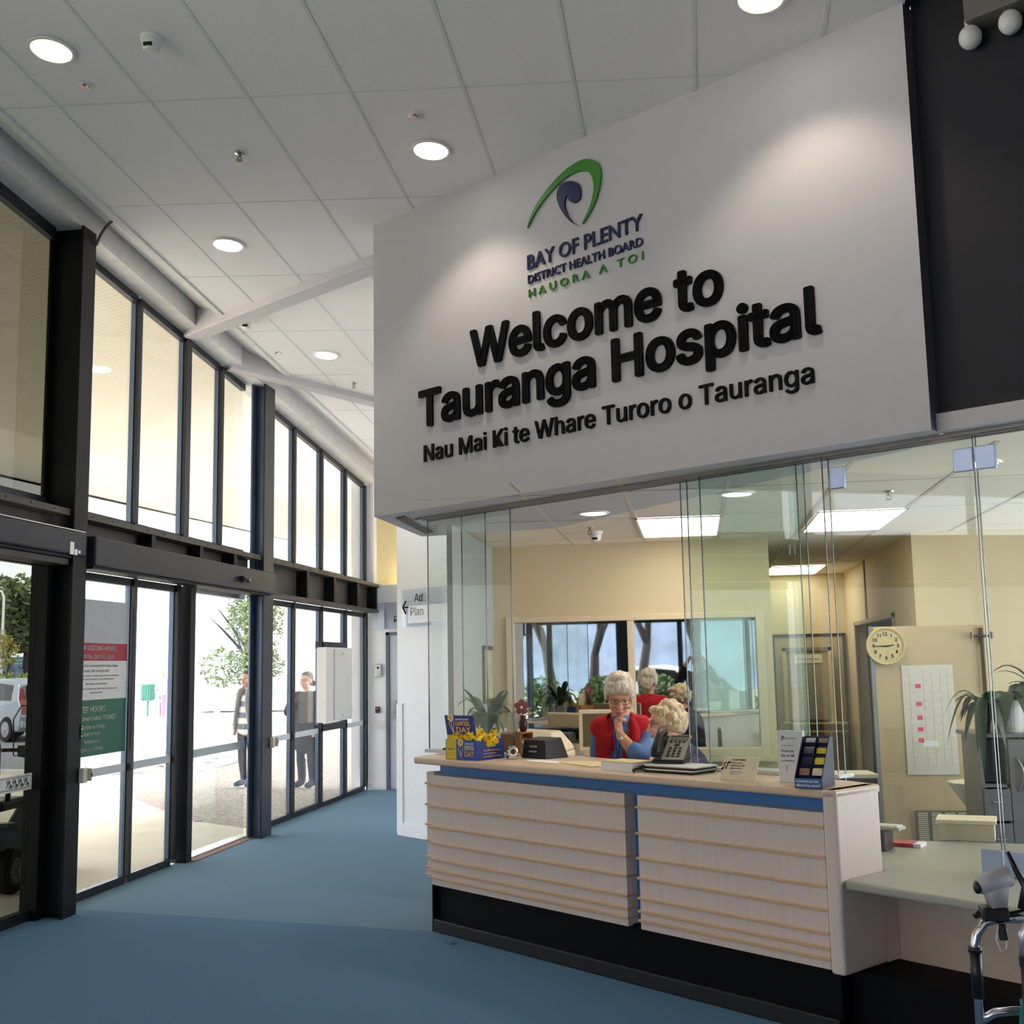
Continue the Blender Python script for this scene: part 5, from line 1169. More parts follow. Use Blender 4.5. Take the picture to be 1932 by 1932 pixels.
hair = hair_blob([((0, .03, .055), (.088, .10, .082)), ((0, -.045, .078), (.075, .052, .046)), ((.04, -.062, .060), (.042, .03, .03)), ((-.04, -.055, .062), (.044, .034, .032)), ((.062, .02, .03), (.03, .066, .06)), ((-.062, .02, .03), (.03, .066, .06)), ((0, .075, -.01), (.066, .045, .085)), ((.0, .0, .115), (.066, .072, .038)), ((-.076, -.02, .012), (.013, .026, .035))], HM)
put('hair', hair, hairmat('silver_hair', 'A89A84', 'E6DAC8'), t)
shirt_m = M('blue_chambray', '5F80B4', .85, var=.1, scale=25, bump=.3); vest_m = M('red_fleece', 'B01822', .95, var=.1, scale=60, bump=.5, bscale=160)
shirt = fuse([skin([[(0, .02, .99, (.16, .112)), (0, .01, 1.17, (.158, .106)), (0, -.008, 1.24, (.078, .072)), (-.002, -.02, 1.285, (.056, .056))],
                    [(0, .01, 1.17, (.155, .10)), (.145, .01, 1.19, .056), (.168, -.05, 1.10, .058), (elb[0]+.012, elb[1], elb[2]-.004, .058), (.078, -.165, 1.075, .052)],
                    [(0, .01, 1.17, (.155, .10)), (-.128, .02, 1.185, .054), (-.155, .04, 1.05, .052), (-.155, .0, .93, .048)]])], .008, 2)
put('shirt', shirt, shirt_m, t)
va = fuse([skin([[(0, .03, .86, (.185, .13)), (0, .02, 1.02, (.175, .125)), (0, .012, 1.17, (.176, .122)), (0, .004, 1.235, (.115, .095))], [(-.05, .012, 1.19, .10), (-.135, .016, 1.195, .078)], [(.05, .012, 1.19, .10), (.137, .012, 1.2, .078)]])], .008, 2)
vv, vf = va; vf2 = [f for f in vf if not (all(vv[i][1] < -.03 and -.05-.03*((vv[i][2]-.9)/.3) < vv[i][0]+.0 < .012+.06*max(0, (vv[i][2]-1.02)/.22) for i in f)) and not all(vv[i][2] > 1.285 for i in f)]
put('vest', (vv, vf2), vest_m, t)
for s, pts in ((-1, [(-.055, -.10, 1.06), (-.075, -.085, 1.13), (-.07, -.06, 1.21), (-.055, -.02, 1.265)]), (1, [(.06, -.115, 1.05), (.09, -.095, 1.13), (.085, -.065, 1.21), (.06, -.02, 1.27)])):
    b = B(); b.tube(pts, [.012, .034, .03, .016], 8); b.v = [(x, y*1.0, z) for x, y, z in b.v]; b.build('collar', vest_m, t, smooth=True)
b = B(); b.tube([(-.045, -.075, 1.25), (-.03, -.125, 1.15), (-.022, -.135, 1.02), (-.02, -.135, .93)], .0045, 6); b.tube([(.03, -.075, 1.25), (.0, -.13, 1.12), (-.018, -.138, 1.0)], .004, 6); b.build('lanyard', M('purple_lanyard', '3A3A8A', .6), t, smooth=True)
b = B(); b.tube([(-.02, -.137, .965), (-.018, -.138, .99), (-.015, -.138, 1.01)], .006, 6); b.build('pen', M('red_pen', 'D0282C', .4), t)
b = B(); cw = Vector(wri)-Vector((.0, 0, .035))*.3+Vector((.018, -.003, -.018)); dw = (Vector(wri)-Vector((.05, -.165, 1.10))).normalized(); e1 = dw.orthogonal().normalized(); e2 = dw.cross(e1)
b.tube([cw+e1*.031*math.cos(a)+e2*.031*math.sin(a) for a in [k*PI/8 for k in range(17)]], .005, 6); b.build('watch_strap', gold, t, smooth=True)
put('watch_face', el(cw+Vector((-.004, -.031, .004)), (.012, .006, .012)), paper_white, t); put('ring', el((wri[0]-.015, wri[1]-.035, wri[2]+.085), .006), gold, t)
tr = fuse([skin([[(0, .03, .90, (.17, .12)), (-.09, .03, .82, .098), (-.1, .02, .47, .075), (-.1, .04, .1, .065)], [(0, .03, .90, (.17, .12)), (.09, .03, .82, .098), (.1, .02, .47, .075), (.1, .04, .1, .065)]])], .009, 2)
put('trousers', tr, M('navy_trousers', '1E2340', .9), t)

# ---- seated woman with curled blonde hair, in profile
t = thing('person', 'seated person with curled blonde hair and a purple top in profile by the phone', 'person', (-.16, 7.02, 0))
HM = MT((-.035, 0, 1.245), -1.42, .12, 0, 1.0)
body = fuse([skin([[(.10, .0, .62, (.12, .16)), (.10, 0, .80, (.11, .15)), (.085, 0, .98, (.11, .16)), (.04, 0, 1.085, (.06, .062)), (-.005, 0, 1.15, .052), (-.02, 0, 1.2, .048)],
                   [(.085, 0, .98, (.11, .16)), (.085, -.165, 1.0, .052), (.02, -.2, .85, .042), (-.16, -.17, .80, .034), (-.27, -.12, .80, .026), (-.33, -.1, .795, .02)], [(.085, 0, .98, (.11, .16)), (.085, .165, 1.0, .052), (.02, .2, .85, .042), (-.16, .17, .80, .034), (-.27, .12, .80, .026), (-.33, .1, .795, .02)],
                   [(.10, 0, .62, (.12, .16)), (.06, -.1, .58, .085), (-.33, -.1, .56, .065), (-.36, -.1, .1, .042), (-.46, -.1, .06, .035)], [(.10, 0, .62, (.12, .16)), (.06, .1, .58, .085), (-.33, .1, .56, .065), (-.36, .1, .1, .042), (-.46, .1, .06, .035)]])]+[xf(p, HM) for p in head_parts()], .0065, 2)
put('body', body, skin_p, t); face(t, HM, True, True, False, M('pale_brow', 'B09878', .8))
rh = random.Random(9); balls = [((0, .035, .05), (.09, .09, .078)), ((0, .075, .0), (.085, .06, .085))]
for i in range(46):
    a = rh.uniform(.55, 2*PI-.55)-PI/2; ph_ = rh.uniform(-.75, 1.35); r0 = .093
    balls.append(((r0*math.cos(a)*math.cos(ph_), .025+r0*math.sin(a)*math.cos(ph_)*1.02, .025+.088*math.sin(ph_)), rh.uniform(.022, .034)))
for x in (-.06, -.03, 0, .03, .06): balls.append(((x, -.06+abs(x)*.25, .082), (.028, .03, .024)))
put('hair', hair_blob(balls, HM, .006, .004, 55), hairmat('blonde_hair', 'A88E68', 'EAD9B4', 45), t)
top = fuse([skin([[(.10, 0, .60, (.135, .175)), (.10, 0, .80, (.125, .165)), (.085, 0, .98, (.128, .172)), (.045, 0, 1.075, (.085, .085))], [(.085, 0, .98, (.128, .172)), (.085, -.17, 1.0, .066), (.02, -.2, .85, .056), (-.15, -.17, .80, .046)], [(.085, 0, .98, (.128, .172)), (.085, .17, 1.0, .066), (.02, .2, .85, .056), (-.15, .17, .80, .046)]])], .008, 2)
put('top', top, M('purple_knit', '33284E', .9, var=.15, scale=40, bump=.3), t)
put('scarf', skin([[(-.03, -.06, 1.09, .02), (-.06, .0, 1.07, .022), (-.03, .06, 1.09, .02)]]), M('red_scarf', 'B4282A', .8), t)
put('trousers', fuse([skin([[(.10, 0, .60, (.13, .17)), (.05, -.1, .57, .1), (-.33, -.1, .56, .08), (-.36, -.1, .12, .06)], [(.10, 0, .60, (.13, .17)), (.05, .1, .57, .1), (-.33, .1, .56, .08), (-.36, .1, .12, .06)]])], .009, 2), M('dark_trousers', '23222E', .9), t)
t = thing('office_chair', 'dark swivel chair under the seated blonde person', 'chair', (-.03, 7.02, 0))
B().box(-.24, .24, -.22, .22, .36, .42).build('seat', black_plastic, t, bevel=.03); b = B(); b.box(.22, .26, -.2, .2, .55, .92); b.build('backrest', black_plastic, t, bevel=.02); b = B(); b.tube([(.24, 0, .56), (.24, 0, .44), (.1, 0, .40)], .02); b.build('back_bar', black_plastic, t)
b = B(); b.tube([(0, 0, .1), (0, 0, .41)], .025); b.build('post', silver, t)
for k in range(5):
    a = k*2*PI/5; b = B(); b.tube([(0, 0, .1), (.28*math.cos(a), .28*math.sin(a), .07)], .018); b.ell((.28*math.cos(a), .28*math.sin(a), .03), .03); b.build('leg', black_plastic, t)

# ---- two women outside on the aggregate path
def walker_fig(loc, rz, label, h, hairm, hairballs, skinm, top_m, topch, bot_m, botch, shoe_m, shoes, arms, extra=None, glasses=False):
    t = thing('person', label, 'person', loc, rz); k = h/1.62
    HM = MT((0, -.02, 1.50*k), 0, .02, 0, 1.0)
    S_ = lambda ch: [[(p[0]*k, p[1]*k, p[2]*k, p[3]) for p in c] for c in ch]
    base = [[(0, 0, .90, (.13, .095)), (0, .0, 1.03, (.115, .08)), (0, .0, 1.2, (.135, .085)), (0, 0, 1.31, (.07, .055)), (0, -.01, 1.37, .047), (0, -.015, 1.43, .045)],
            [(0, 0, .90, (.13, .095)), (-.085, 0, .82, .08), (-.09, -.02, .46, .052), (-.095, .02, .09, .036), (-.10, -.11, .03, .03)], [(0, 0, .90, (.13, .095)), (.085, 0, .82, .08), (.09, -.02, .46, .052), (.095, .02, .09, .036), (.10, -.11, .03, .03)]]+arms
    body = fuse([skin(S_(base))]+[xf(p, HM) for p in head_parts()], .009, 2); put('body', body, skinm, t); face(t, HM, glasses, False)
    put('hair', hair_blob(hairballs, HM, .009, .003, 30), hairm, t)
    put('top', fuse([skin(S_(topch))], .011, 2), top_m, t); put('legwear', fuse([skin(S_(botch))], .01, 2), bot_m, t); put('shoes', shoes_mesh(S_(shoes)), shoe_m, t)
    if extra: extra(t, k, HM)
    return t
def shoes_mesh(chs):
    b = B()
    for c in chs: b.add(*skin([c], 2))
    return b.v, b.f
stripe = bpy.data.materials.new('striped_jersey'); stripe.use_nodes = True; n = stripe.node_tree; p = n.nodes['Principled BSDF']; p.inputs['Roughness'].default_value = .9
tc = n.nodes.new('ShaderNodeTexCoord'); sx_ = n.nodes.new('ShaderNodeSeparateXYZ'); ma = n.nodes.new('ShaderNodeMath'); ma.operation = 'MULTIPLY'; ma.inputs[1].default_value = 6.4
fr = n.nodes.new('ShaderNodeMath'); fr.operation = 'FRACT'; gt = n.nodes.new('ShaderNodeMath'); gt.operation = 'GREATER_THAN'; gt.inputs[1].default_value = .5; mx = n.nodes.new('ShaderNodeMix'); mx.data_type = 'RGBA'
mx.inputs['A'].default_value = (*hexc('6B727E'), 1); mx.inputs['B'].default_value = (*hexc('E9E7E3'), 1)
n.links.new(tc.outputs['Object'], sx_.inputs[0]); n.links.new(sx_.outputs[2], ma.inputs[0]); n.links.new(ma.outputs[0], fr.inputs[0]); n.links.new(fr.outputs[0], gt.inputs[0]); n.links.new(gt.outputs[0], mx.inputs['Factor']); n.links.new(mx.outputs['Result'], p.inputs['Base Color'])
dhair = hairmat('dark_brown_hair', '2E2420', '5A4A40', 50)
legs = lambda r0, r1, r2: [[(0, 0, .90, (.145, .11)), (-.085, 0, .82, r0), (-.09, -.02, .46, r1), (-.095, .02, .10, r2)], [(0, 0, .90, (.145, .11)), (.085, 0, .82, r0), (.09, -.02, .46, r1), (.095, .02, .10, r2)]]
def shoe(s): return [(s*.095, .04, .055, .042), (s*.1, -.06, .04, .04), (s*.102, -.14, .03, .03)]
def scarf1(t, k, HM):
    sc = M('taupe_scarf', '8E877E', .9, var=.1)
    for s in (-1, 1):
        b = B(); b.tube([(s*.04, .02, 1.40*k), (s*.075, -.085, 1.33*k), (s*.085, -.13, 1.15*k), (s*.12, -.13, .95*k), (s*.15, -.10, .80*k)], [.025, .04, .034, .03, .035], 8); b.build('scarf', sc, t, smooth=True)
    b = B(); b.tube([(-.03, -.07, 1.36*k), (0, -.095, 1.30*k), (.03, -.07, 1.36*k)], .002, 5); b.ell((0, -.1, 1.295*k), .006); b.build('necklace', silver, t)
armdown = [[(0, .0, 1.2, (.135, .085)), (-.15, 0, 1.27, .05), (-.19, .02, 1.03, .042), (-.2, -.05, .80, .03), (-.2, -.07, .72, .024)], [(0, .0, 1.2, (.135, .085)), (.15, 0, 1.27, .05), (.19, .02, 1.03, .042), (.2, -.05, .80, .03), (.2, -.07, .72, .024)]]
walker_fig((-6.25, 15.6, 0), -.38, 'person in a grey and white striped jersey with taupe scarf walking outside the entrance', 1.60, dhair,
    [((0, .03, .05), (.086, .098, .08)), ((0, -.03, .085), (.06, .045, .03)), ((.06, .03, .0), (.03, .06, .065)), ((-.06, .03, .0), (.03, .06, .065)), ((0, .075, -.02), (.07, .045, .08))], skin_t, stripe,
    [[(0, 0, .80, (.185, .14)), (0, 0, .95, (.165, .125)), (0, 0, 1.2, (.155, .105)), (0, .0, 1.29, (.10, .075))], [(0, 0, 1.2, (.155, .105)), (-.155, 0, 1.27, .066), (-.197, .02, 1.03, .06), (-.205, -.04, .86, .05)], [(0, 0, 1.2, (.155, .105)), (.155, 0, 1.27, .066), (.197, .02, 1.03, .06), (.205, -.04, .86, .05)]],
    M('black_leggings', '2C2C32', .9), legs(.09, .062, .046), M('grey_blue_ankle_boot', '5A6572', .6), [shoe(-1), shoe(1)], armdown, scarf1)
coat = M('dark_grey_coat', '34343A', .95, var=.08, bump=.2)
armsf = [[(0, .0, 1.2, (.135, .085)), (-.17, 0, 1.27, .055), (-.30, -.02, 1.06, .046), (-.17, -.15, 1.10, .036), (-.08, -.2, 1.22, .028)], [(0, .0, 1.2, (.135, .085)), (.17, 0, 1.27, .055), (.23, .02, 1.02, .046), (.19, -.07, .80, .034), (.18, -.09, .72, .026)]]
def boots2(t, k, HM):
    b = B()
    for s in (-1, 1): b.lathe([(.068, .34), (.068, .37), (.06, .375)], 14, (s*.092, 0, 0))
    b.build('boot_cuff', M('dark_boot', '3C3E46', .7), t)
walker_fig((-5.36, 15.5, 0), -.3, 'person in a long dark grey coat, one hand raised, seen between the glazing posts outside', 1.56, dhair,
    [((0, .03, .05), (.084, .098, .078)), ((0, -.02, .086), (.056, .05, .026)), ((0, .075, -.01), (.068, .04, .07)), ((.045, .10, -.045), .045)], skin_p, coat,
    [[(0, 0, .60, (.215, .17)), (0, 0, .85, (.195, .155)), (0, 0, 1.02, (.185, .145)), (0, 0, 1.2, (.185, .13)), (0, .01, 1.29, (.12, .085))], [(0, 0, 1.2, (.185, .13)), (-.175, 0, 1.27, .075), (-.31, -.02, 1.06, .068), (-.17, -.15, 1.10, .054), (-.11, -.18, 1.17, .046)], [(0, 0, 1.2, (.185, .13)), (.175, 0, 1.27, .075), (.24, .02, 1.02, .066), (.195, -.06, .82, .052)]],
    M('dark_tights', '35353C', .9), legs(.09, .06, .052), M('slate_boot', '4A4E5A', .7), [[(-.092, 0, .34, .064), (-.095, .02, .1, .055), (-.1, -.05, .04, .045), (-.1, -.13, .03, .035)], [(.092, 0, .34, .064), (.095, .02, .1, .055), (.1, -.05, .04, .045), (.1, -.13, .03, .035)]], armsf, boots2, True)

# ---- photographer, mirrored in the office window
jk = M('black_jacket', '141418', .9)
arms3 = [[(0, .0, 1.2, (.135, .085)), (-.17, 0, 1.32, .055), (-.30, .06, 1.2, .046), (-.19, .16, 1.42, .036), (-.09, .21, 1.58, .028)], [(0, .0, 1.2, (.135, .085)), (.17, 0, 1.32, .055), (.30, .06, 1.2, .046), (.19, .16, 1.42, .036), (.09, .21, 1.58, .028)]]
arms3 = [[(p[0], -p[1], p[2], p[3]) for p in c] for c in arms3]
walker_fig((.0, -.42, 0), PI, 'person in a black jacket raising a camera, reflected in the office mirror window', 1.72, dhair,
    [((0, .03, .05), (.084, .098, .078)), ((0, -.02, .086), (.056, .05, .026)), ((0, .075, -.01), (.068, .04, .07))], skin_t, jk,
    [[(0, 0, .80, (.185, .14)), (0, 0, 1.02, (.18, .13)), (0, 0, 1.2, (.18, .12)), (0, .01, 1.29, (.11, .08))]]+[[(c[0][0], c[0][1], c[0][2], (.18, .12))]+[(p[0], p[1], p[2], p[3]+.018) for p in c[1:4]] for c in arms3],
    M('grey_trousers', '7A7874', .9), legs(.1, .075, .06), M('black_shoes', '16161A', .5), [shoe(-1), shoe(1)], arms3)
t = thing('camera', 'small black camera held up by the mirrored person in the black jacket', 'camera', (0, -.165, 1.63))
B().box(-.065, .065, -.02, .02, -.045, .045).build('body', black_plastic, t, bevel=.006); b = B(); b.lathe([(.03, .02), (.03, .055), (.026, .06)], 18, (0, 0, 0), None, 'y'); b.build('lens', black_plastic, t)
# ================================================================ OUTSIDE
conc = M('cream_concrete', 'E2DDCB', .85, var=.05, scale=3, bump=.1); asph = M('asphalt', '8A8B92', .9, var=.12, scale=60); kerbm = M('pale_kerb', 'DADADA', .8); redm = M('red_paint_line', 'B59A98', .8)
agg = bpy.data.materials.new('exposed_aggregate'); agg.use_nodes = True; n = agg.node_tree; p = n.nodes['Principled BSDF']; p.inputs['Roughness'].default_value = .9
tc = n.nodes.new('ShaderNodeTexCoord'); vo = n.nodes.new('ShaderNodeTexVoronoi'); vo.inputs['Scale'].default_value = 38; rp = n.nodes.new('ShaderNodeValToRGB'); e_ = rp.color_ramp.elements
e_[0].color = (*hexc('7A7468'), 1); e_[1].color = (*hexc('CFC8BA'), 1); n.links.new(tc.outputs['Object'], vo.inputs['Vector']); n.links.new(vo.outputs['Color'], rp.inputs[0]); n.links.new(rp.outputs[0], p.inputs['Base Color'])
b = B(); b.prism([(-4.5, -30), (-60, -30), (-60, 34), (-20, 34), (-9.5, 20), (-9.4, 17.1), (-7.92, 15.13), (-6.26, 13.09), (-5.4, 12.1), (-4.5, 11.5)], -.12, -.02); struct('ground', b, conc)
b = B(); b.prism([(-4.5, 11.5), (-5.4, 12.1), (-6.26, 13.09), (-7.92, 15.13), (-9.4, 17.1), (-9.1, 17.8), (-8.6, 18.2), (-8.1, 18.9), (-8.25, 19.95), (-9.0, 21.3), (-10.3, 22.5), (-13, 26), (-20, 34), (-4.5, 34)], -.12, -.021); struct('path', b, agg)
b = B(); b.prism([(-9.2, 17.55), (-8.72, 18.08), (-8.3, 18.75), (-8.45, 19.8), (-9.1, 21.1), (-10.3, 22.3), (-13, 25.8), (-20, 33.8), (-40, 34), (-40, 10), (-15, 17.6)], -.1, -.015); struct('road', b, asph)
b = B()
K = [(-15, 17.7), (-9.5, 17.55), (-8.75, 18.1), (-8.2, 18.8), (-8.3, 19.9), (-9.05, 21.25), (-10.3, 22.45), (-13, 25.9), (-20, 33.9)]
for (xa_, ya_), (xb_, yb_) in zip(K, K[1:]):
    d_ = (Vector((xb_, yb_))-Vector((xa_, ya_))).normalized(); n_ = Vector((-d_.y, d_.x)); l_ = math.hypot(xb_-xa_, yb_-ya_); b.ob((xa_, ya_), d_, n_, -.05, l_+.05, -.1, .1, -.05, .06)
struct('kerb', b, kerbm)
b = B()
Kr = [(-5.4, 12.1), (-6.26, 13.09), (-7.92, 15.13), (-9.4, 17.1)]
for (xa_, ya_), (xb_, yb_) in zip(Kr, Kr[1:]):
    d_ = (Vector((xb_, yb_))-Vector((xa_, ya_))).normalized(); n_ = Vector((-d_.y, d_.x)); l_ = math.hypot(xb_-xa_, yb_-ya_); b.ob((xa_, ya_), d_, n_, 0, l_, -.04, .04, -.03, -.012)
struct('road_marking', b, redm)
# rising ground beyond
b = B(); b.quad((-90, 20, -.05), (-21, 33, -.05), (-31, 60, 1.5), (-90, 50, 1.5)); b.quad((-21, 33, -.05), (10, 33, -.05), (10, 80, -.05), (-36, 80, -.05)); b.quad((-21, 33, -.05), (-36, 80, -.05), (-32, 80, 1.5), (-31, 60, 1.5)); struct('terrain', b, M('pale_forecourt', 'C9CACC', .9, var=.05, scale=.4))
b = B(); b.prism([(-34, 34), (-20.5, 38), (-22, 43), (-36, 39)], .1, .95); struct('kerb', b, kerbm)
b = B(); b.prism([(-60, -50), (60, -50), (60, -13.1), (-4.5, -13.1), (-4.5, -30), (-60, -30)], -.12, -.03); struct('ground', b, M('grey_green_ground', '6E7468', .9, var=.2, scale=2))
# canopy soffit outside, extended unseen behind the camera to keep sunbeams out
cano = bpy.data.materials.new('ribbed_soffit'); cano.use_nodes = True; n = cano.node_tree; p = n.nodes['Principled BSDF']; p.inputs['Roughness'].default_value = .7
tc = n.nodes.new('ShaderNodeTexCoord'); wv = n.nodes.new('ShaderNodeTexWave'); wv.inputs['Scale'].default_value = 4; wv.bands_direction = 'Y'; rp = n.nodes.new('ShaderNodeValToRGB')
rp.color_ramp.elements[0].color = (*hexc('D0C7B2'), 1); rp.color_ramp.elements[1].color = (*hexc('DCD3C0'), 1); n.links.new(tc.outputs['Object'], wv.inputs['Vector']); n.links.new(wv.outputs['Fac'], rp.inputs[0]); n.links.new(rp.outputs[0], p.inputs['Base Color'])
b = B(); b.add([(-4.6, -16, 6.3), (-4.6, 40, 4.9), (-13, 40, 5.9), (-13, 24, 5.45), (-13, -16, 4.5)], [(0, 1, 2, 3, 4)]); b.add([(-4.6, -16, 6.4), (-4.6, 40, 5.0), (-13, 40, 6.3), (-13, 24, 5.9), (-13, -16, 5.1)], [(4, 3, 2, 1, 0)]); struct('roof', b, cano)
b = B(); b.ext([(-13, -16, 4.2), (-13, 24, 5.08), (-13, 40, 5.55), (-13, 40, 6.2), (-13, 24, 5.9), (-13, -16, 5.0)], (-.15, 0, 0)); struct('beam', b, far_white)
rib = M('white_ribbed_cladding', 'E4E1DA', .6)
t = thing('clad_building', 'white building with ribbed upper cladding seen through the far upper panes', 'building', (-11, 44, 0))
B().box(-9, 6, 0, 5, 0, 5.2).build('wall', far_white, t); b = B()
for k in range(60): b.box(-9+k*.25, -8.88+k*.25, -.06, 0, 5.2, 6.3)
b.box(-9, 6, 0, 5, 5.2, 6.3); b.build('cladding', rib, t); B().box(-9.1, 6.1, -.2, 5, 6.3, 6.45).build('parapet', far_white, t)
t = thing('plain_building', 'plain white building beyond the forecourt behind the bollards', 'building', (-25.5, 58, -.05))
B().box(-6.5, 4.2, 0, 6, 0, 6).build('wall', M('plain_white_render', 'F2F2F0', .8), t); B().box(-6.6, 4.3, -.1, 6, 6, 6.2).build('parapet', far_white, t)  # the wall's own plain white
# round post under the canopy
b = B(); b.lathe([(.12, 0), (.12, 4.95)], 16); o = b.build('canopy_post', far_white, smooth=False); o.location = (-6.6, 22.2, -.02); o['kind'] = 'structure'
# bollards
def bollard(x, y, h, label):
    t = thing('bollard', label, 'bollard', (x, y, -.015), 0, 'white bollards outside'); wm = bpy.data.materials.get('bollard_white') or M('bollard_white', 'DDE4EA', .5)
    b = B(); b.lathe([(.062, 0), (.062, h-.08)], 16); b.build('post', wm, t); b = B(); b.lathe([(.062, h-.08), (.085, h-.075), (.085, h-.005), (.07, h), (.001, h+.005)], 16); b.build('cap', wm, t)
bollard(-8.04, 18.06, .90, 'closest white bollard standing on the aggregate beside the kerb'); bollard(-9.0, 20.9, .97, 'white bollard behind, on the kerb curve next to the striped jersey person'); bollard(-13.0, 26.6, .95, 'distant white bollard below the green litter bin view')
bg_ = M('bin_green', '2C7A62', .6)
t = thing('litter_bin', 'green slatted litter bin on a short post across the road', 'bin', (-20.2, 40.6, -.02))
b = B()
for k in range(16):
    a = k*PI/8; b.box(.23*math.cos(a)-.025, .23*math.cos(a)+.025, .23*math.sin(a)-.025, .23*math.sin(a)+.025, .58, 1.16)
b.build('slats', bg_, t); b = B(); b.lathe([(.215, .56), (.215, 1.12)], 16); b.build('liner', M('bin_liner', '5FA08E', .7), t)
b = B(); b.lathe([(.25, 1.12), (.26, 1.17), (.2, 1.18)], 18); b.lathe([(.25, .84), (.255, .88)], 18); b.build('rim', bg_, t); b = B(); b.tube([(0, 0, 0), (0, 0, .57)], .04); b.build('post', bg_, t)
# distant visitor with a pushchair-like bundle
gc = M('pale_grey_coat', '8C8E98', .9); t = thing('person', 'distant person in a grey jacket carrying a pale bundle behind a bollard', 'person', (-18.4, 38.0, -.02), -.4)
put('body', fuse([skin([[(0, 0, .9, (.14, .1)), (0, 0, 1.2, (.16, .1)), (0, 0, 1.34, .06), (0, 0, 1.42, .05)], [(0, 0, .9, (.14, .1)), (-.09, 0, .8, .08), (-.09, 0, .45, .055), (-.09, 0, .06, .04), (-.09, -.1, .03, .035)], [(0, 0, .9, (.14, .1)), (.09, 0, .8, .08), (.09, 0, .45, .055), (.09, 0, .06, .04), (.09, -.1, .03, .035)], [(0, 0, 1.2, (.16, .1)), (-.18, 0, 1.27, .055), (-.22, -.05, 1.03, .045), (-.05, -.22, 1.05, .035)], [(0, 0, 1.2, (.16, .1)), (.18, 0, 1.27, .055), (.22, -.05, 1.03, .045), (.05, -.22, 1.05, .035)]])]+[xf(p_, MT((0, -.01, 1.5))) for p_ in head_parts()], .014, 2), skin_p, t)
put('jacket', fuse([skin([[(0, 0, .85, (.17, .13)), (0, 0, 1.2, (.18, .13)), (0, 0, 1.32, .09)], [(0, 0, 1.2, (.18, .13)), (-.19, 0, 1.27, .07), (-.23, -.05, 1.03, .06), (-.08, -.2, 1.05, .05)], [(0, 0, 1.2, (.18, .13)), (.19, 0, 1.27, .07), (.23, -.05, 1.03, .06), (.08, -.2, 1.05, .05)]])], .014, 2), gc, t)
put('trousers', fuse([skin([[(0, 0, .88, (.15, .11)), (-.09, 0, .78, .09), (-.09, 0, .1, .06)], [(0, 0, .88, (.15, .11)), (.09, 0, .78, .09), (.09, 0, .1, .06)]])], .014, 2), M('mauve_trousers', 'A87A98', .9), t)
put('hair', hair_blob([((0, .03, .05), (.086, .098, .08)), ((0, .07, -.02), (.07, .05, .08))], MT((0, -.01, 1.5)), .012), M('sandy_hair', 'B08A60', .8), t)
t = thing('bundle', 'pale bundle held by the distant person in grey', 'bag', (-18.2, 37.72, 1.0)); put('cloth', hair_blob([((0, 0, 0), (.14, .1, .2)), ((.08, 0, .12), (.1, .08, .12))], MT((0, 0, 0)), .02, .01, 20), M('pale_pink_cloth', 'E4D0D0', .9), t)
# ------------------------------------------------ trees and planting
bark = M('bark', '3E3A38', .95, var=.3, scale=8, bump=.4, bscale=30)
def leafcloud(n, blobs, size, seed):
    rn = random.Random(seed); b = B()
    for i in range(n):
        c, r = blobs[rn.randrange(len(blobs))]
        d = Vector((rn.gauss(0, 1), rn.gauss(0, 1), rn.gauss(0, 1))).normalized()*(.55+.45*rn.random()**.5); p_ = Vector((c[0]+d.x*r[0], c[1]+d.y*r[1], c[2]+d.z*r[2]))
        u = Vector((rn.gauss(0, 1), rn.gauss(0, 1), rn.gauss(0, .5))).normalized()*size*(.6+.8*rn.random()); v = u.orthogonal().normalized()*size*.45
        v.rotate(Matrix.Rotation(rn.random()*6.28, 3, u.normalized())); b.add([p_-u, p_+v, p_+u, p_-v], [(0, 1, 2, 3)])
    return b
def tree(x, y, z, h, r, label, m, seed, n=1400, size=.22, grp='trees beyond the forecourt', trunk=.16):
    t = thing('tree', label, 'tree', (x, y, z), 0, grp); rn = random.Random(seed); b = B()
    b.tube([(0, 0, 0), (.1, 0, h*.35), (0, .1, h*.7)], [trunk, trunk*.8, trunk*.35], 8)
    for k in range(6):
        a = k*1.05+rn.random(); b.tube([(.05, 0, h*(.3+.06*k)), (math.cos(a)*r*.5, math.sin(a)*r*.5, h*(.5+.06*k)), (math.cos(a)*r*.8, math.sin(a)*r*.8, h*(.6+.06*k))], [trunk*.45, trunk*.25, trunk*.1], 6)
    b.build('trunk', bark, t, smooth=True)
    bl = [((rn.uniform(-.5, .5)*r, rn.uniform(-.5, .5)*r, h*rn.uniform(.38, .88)), (r*.5, r*.5, h*.16)) for k in range(11)]
    cr = leafcloud(n, bl, size, seed).build('crown', m, t); return t
lg1 = M('mid_green_leaves', '6E7A48', .8, var=.4, scale=3); lg2 = M('olive_leaves', '59613E', .8, var=.4, scale=3); lg3 = M('yellow_green_leaves', 'A0984E', .8, var=.3, scale=3)
tree(-37.6, 56, 1.4, 5.6, 2.2, 'broad olive tree through the smoky glass behind the lamp post', lg2, 21, 2200); tree(-34.6, 53.4, 1.4, 5.2, 1.8, 'bushy green tree through the smoky glass above the teal sign', lg1, 22, 2200); tree(-31.4, 50.5, 1.2, 4.6, 1.3, 'dark tree through the smoky glass beside the black column', lg2, 23, 2000)
tree(-41.5, 60, 1.4, 6.0, 2.4, 'olive tree at the frame edge through the smoky glass', lg1, 24, 1500)
tree(-28.1, 43.9, 1.1, 2.3, .75, 'small yellow-green tree in front of the lamp post', lg3, 25, 500, .1, trunk=.05)
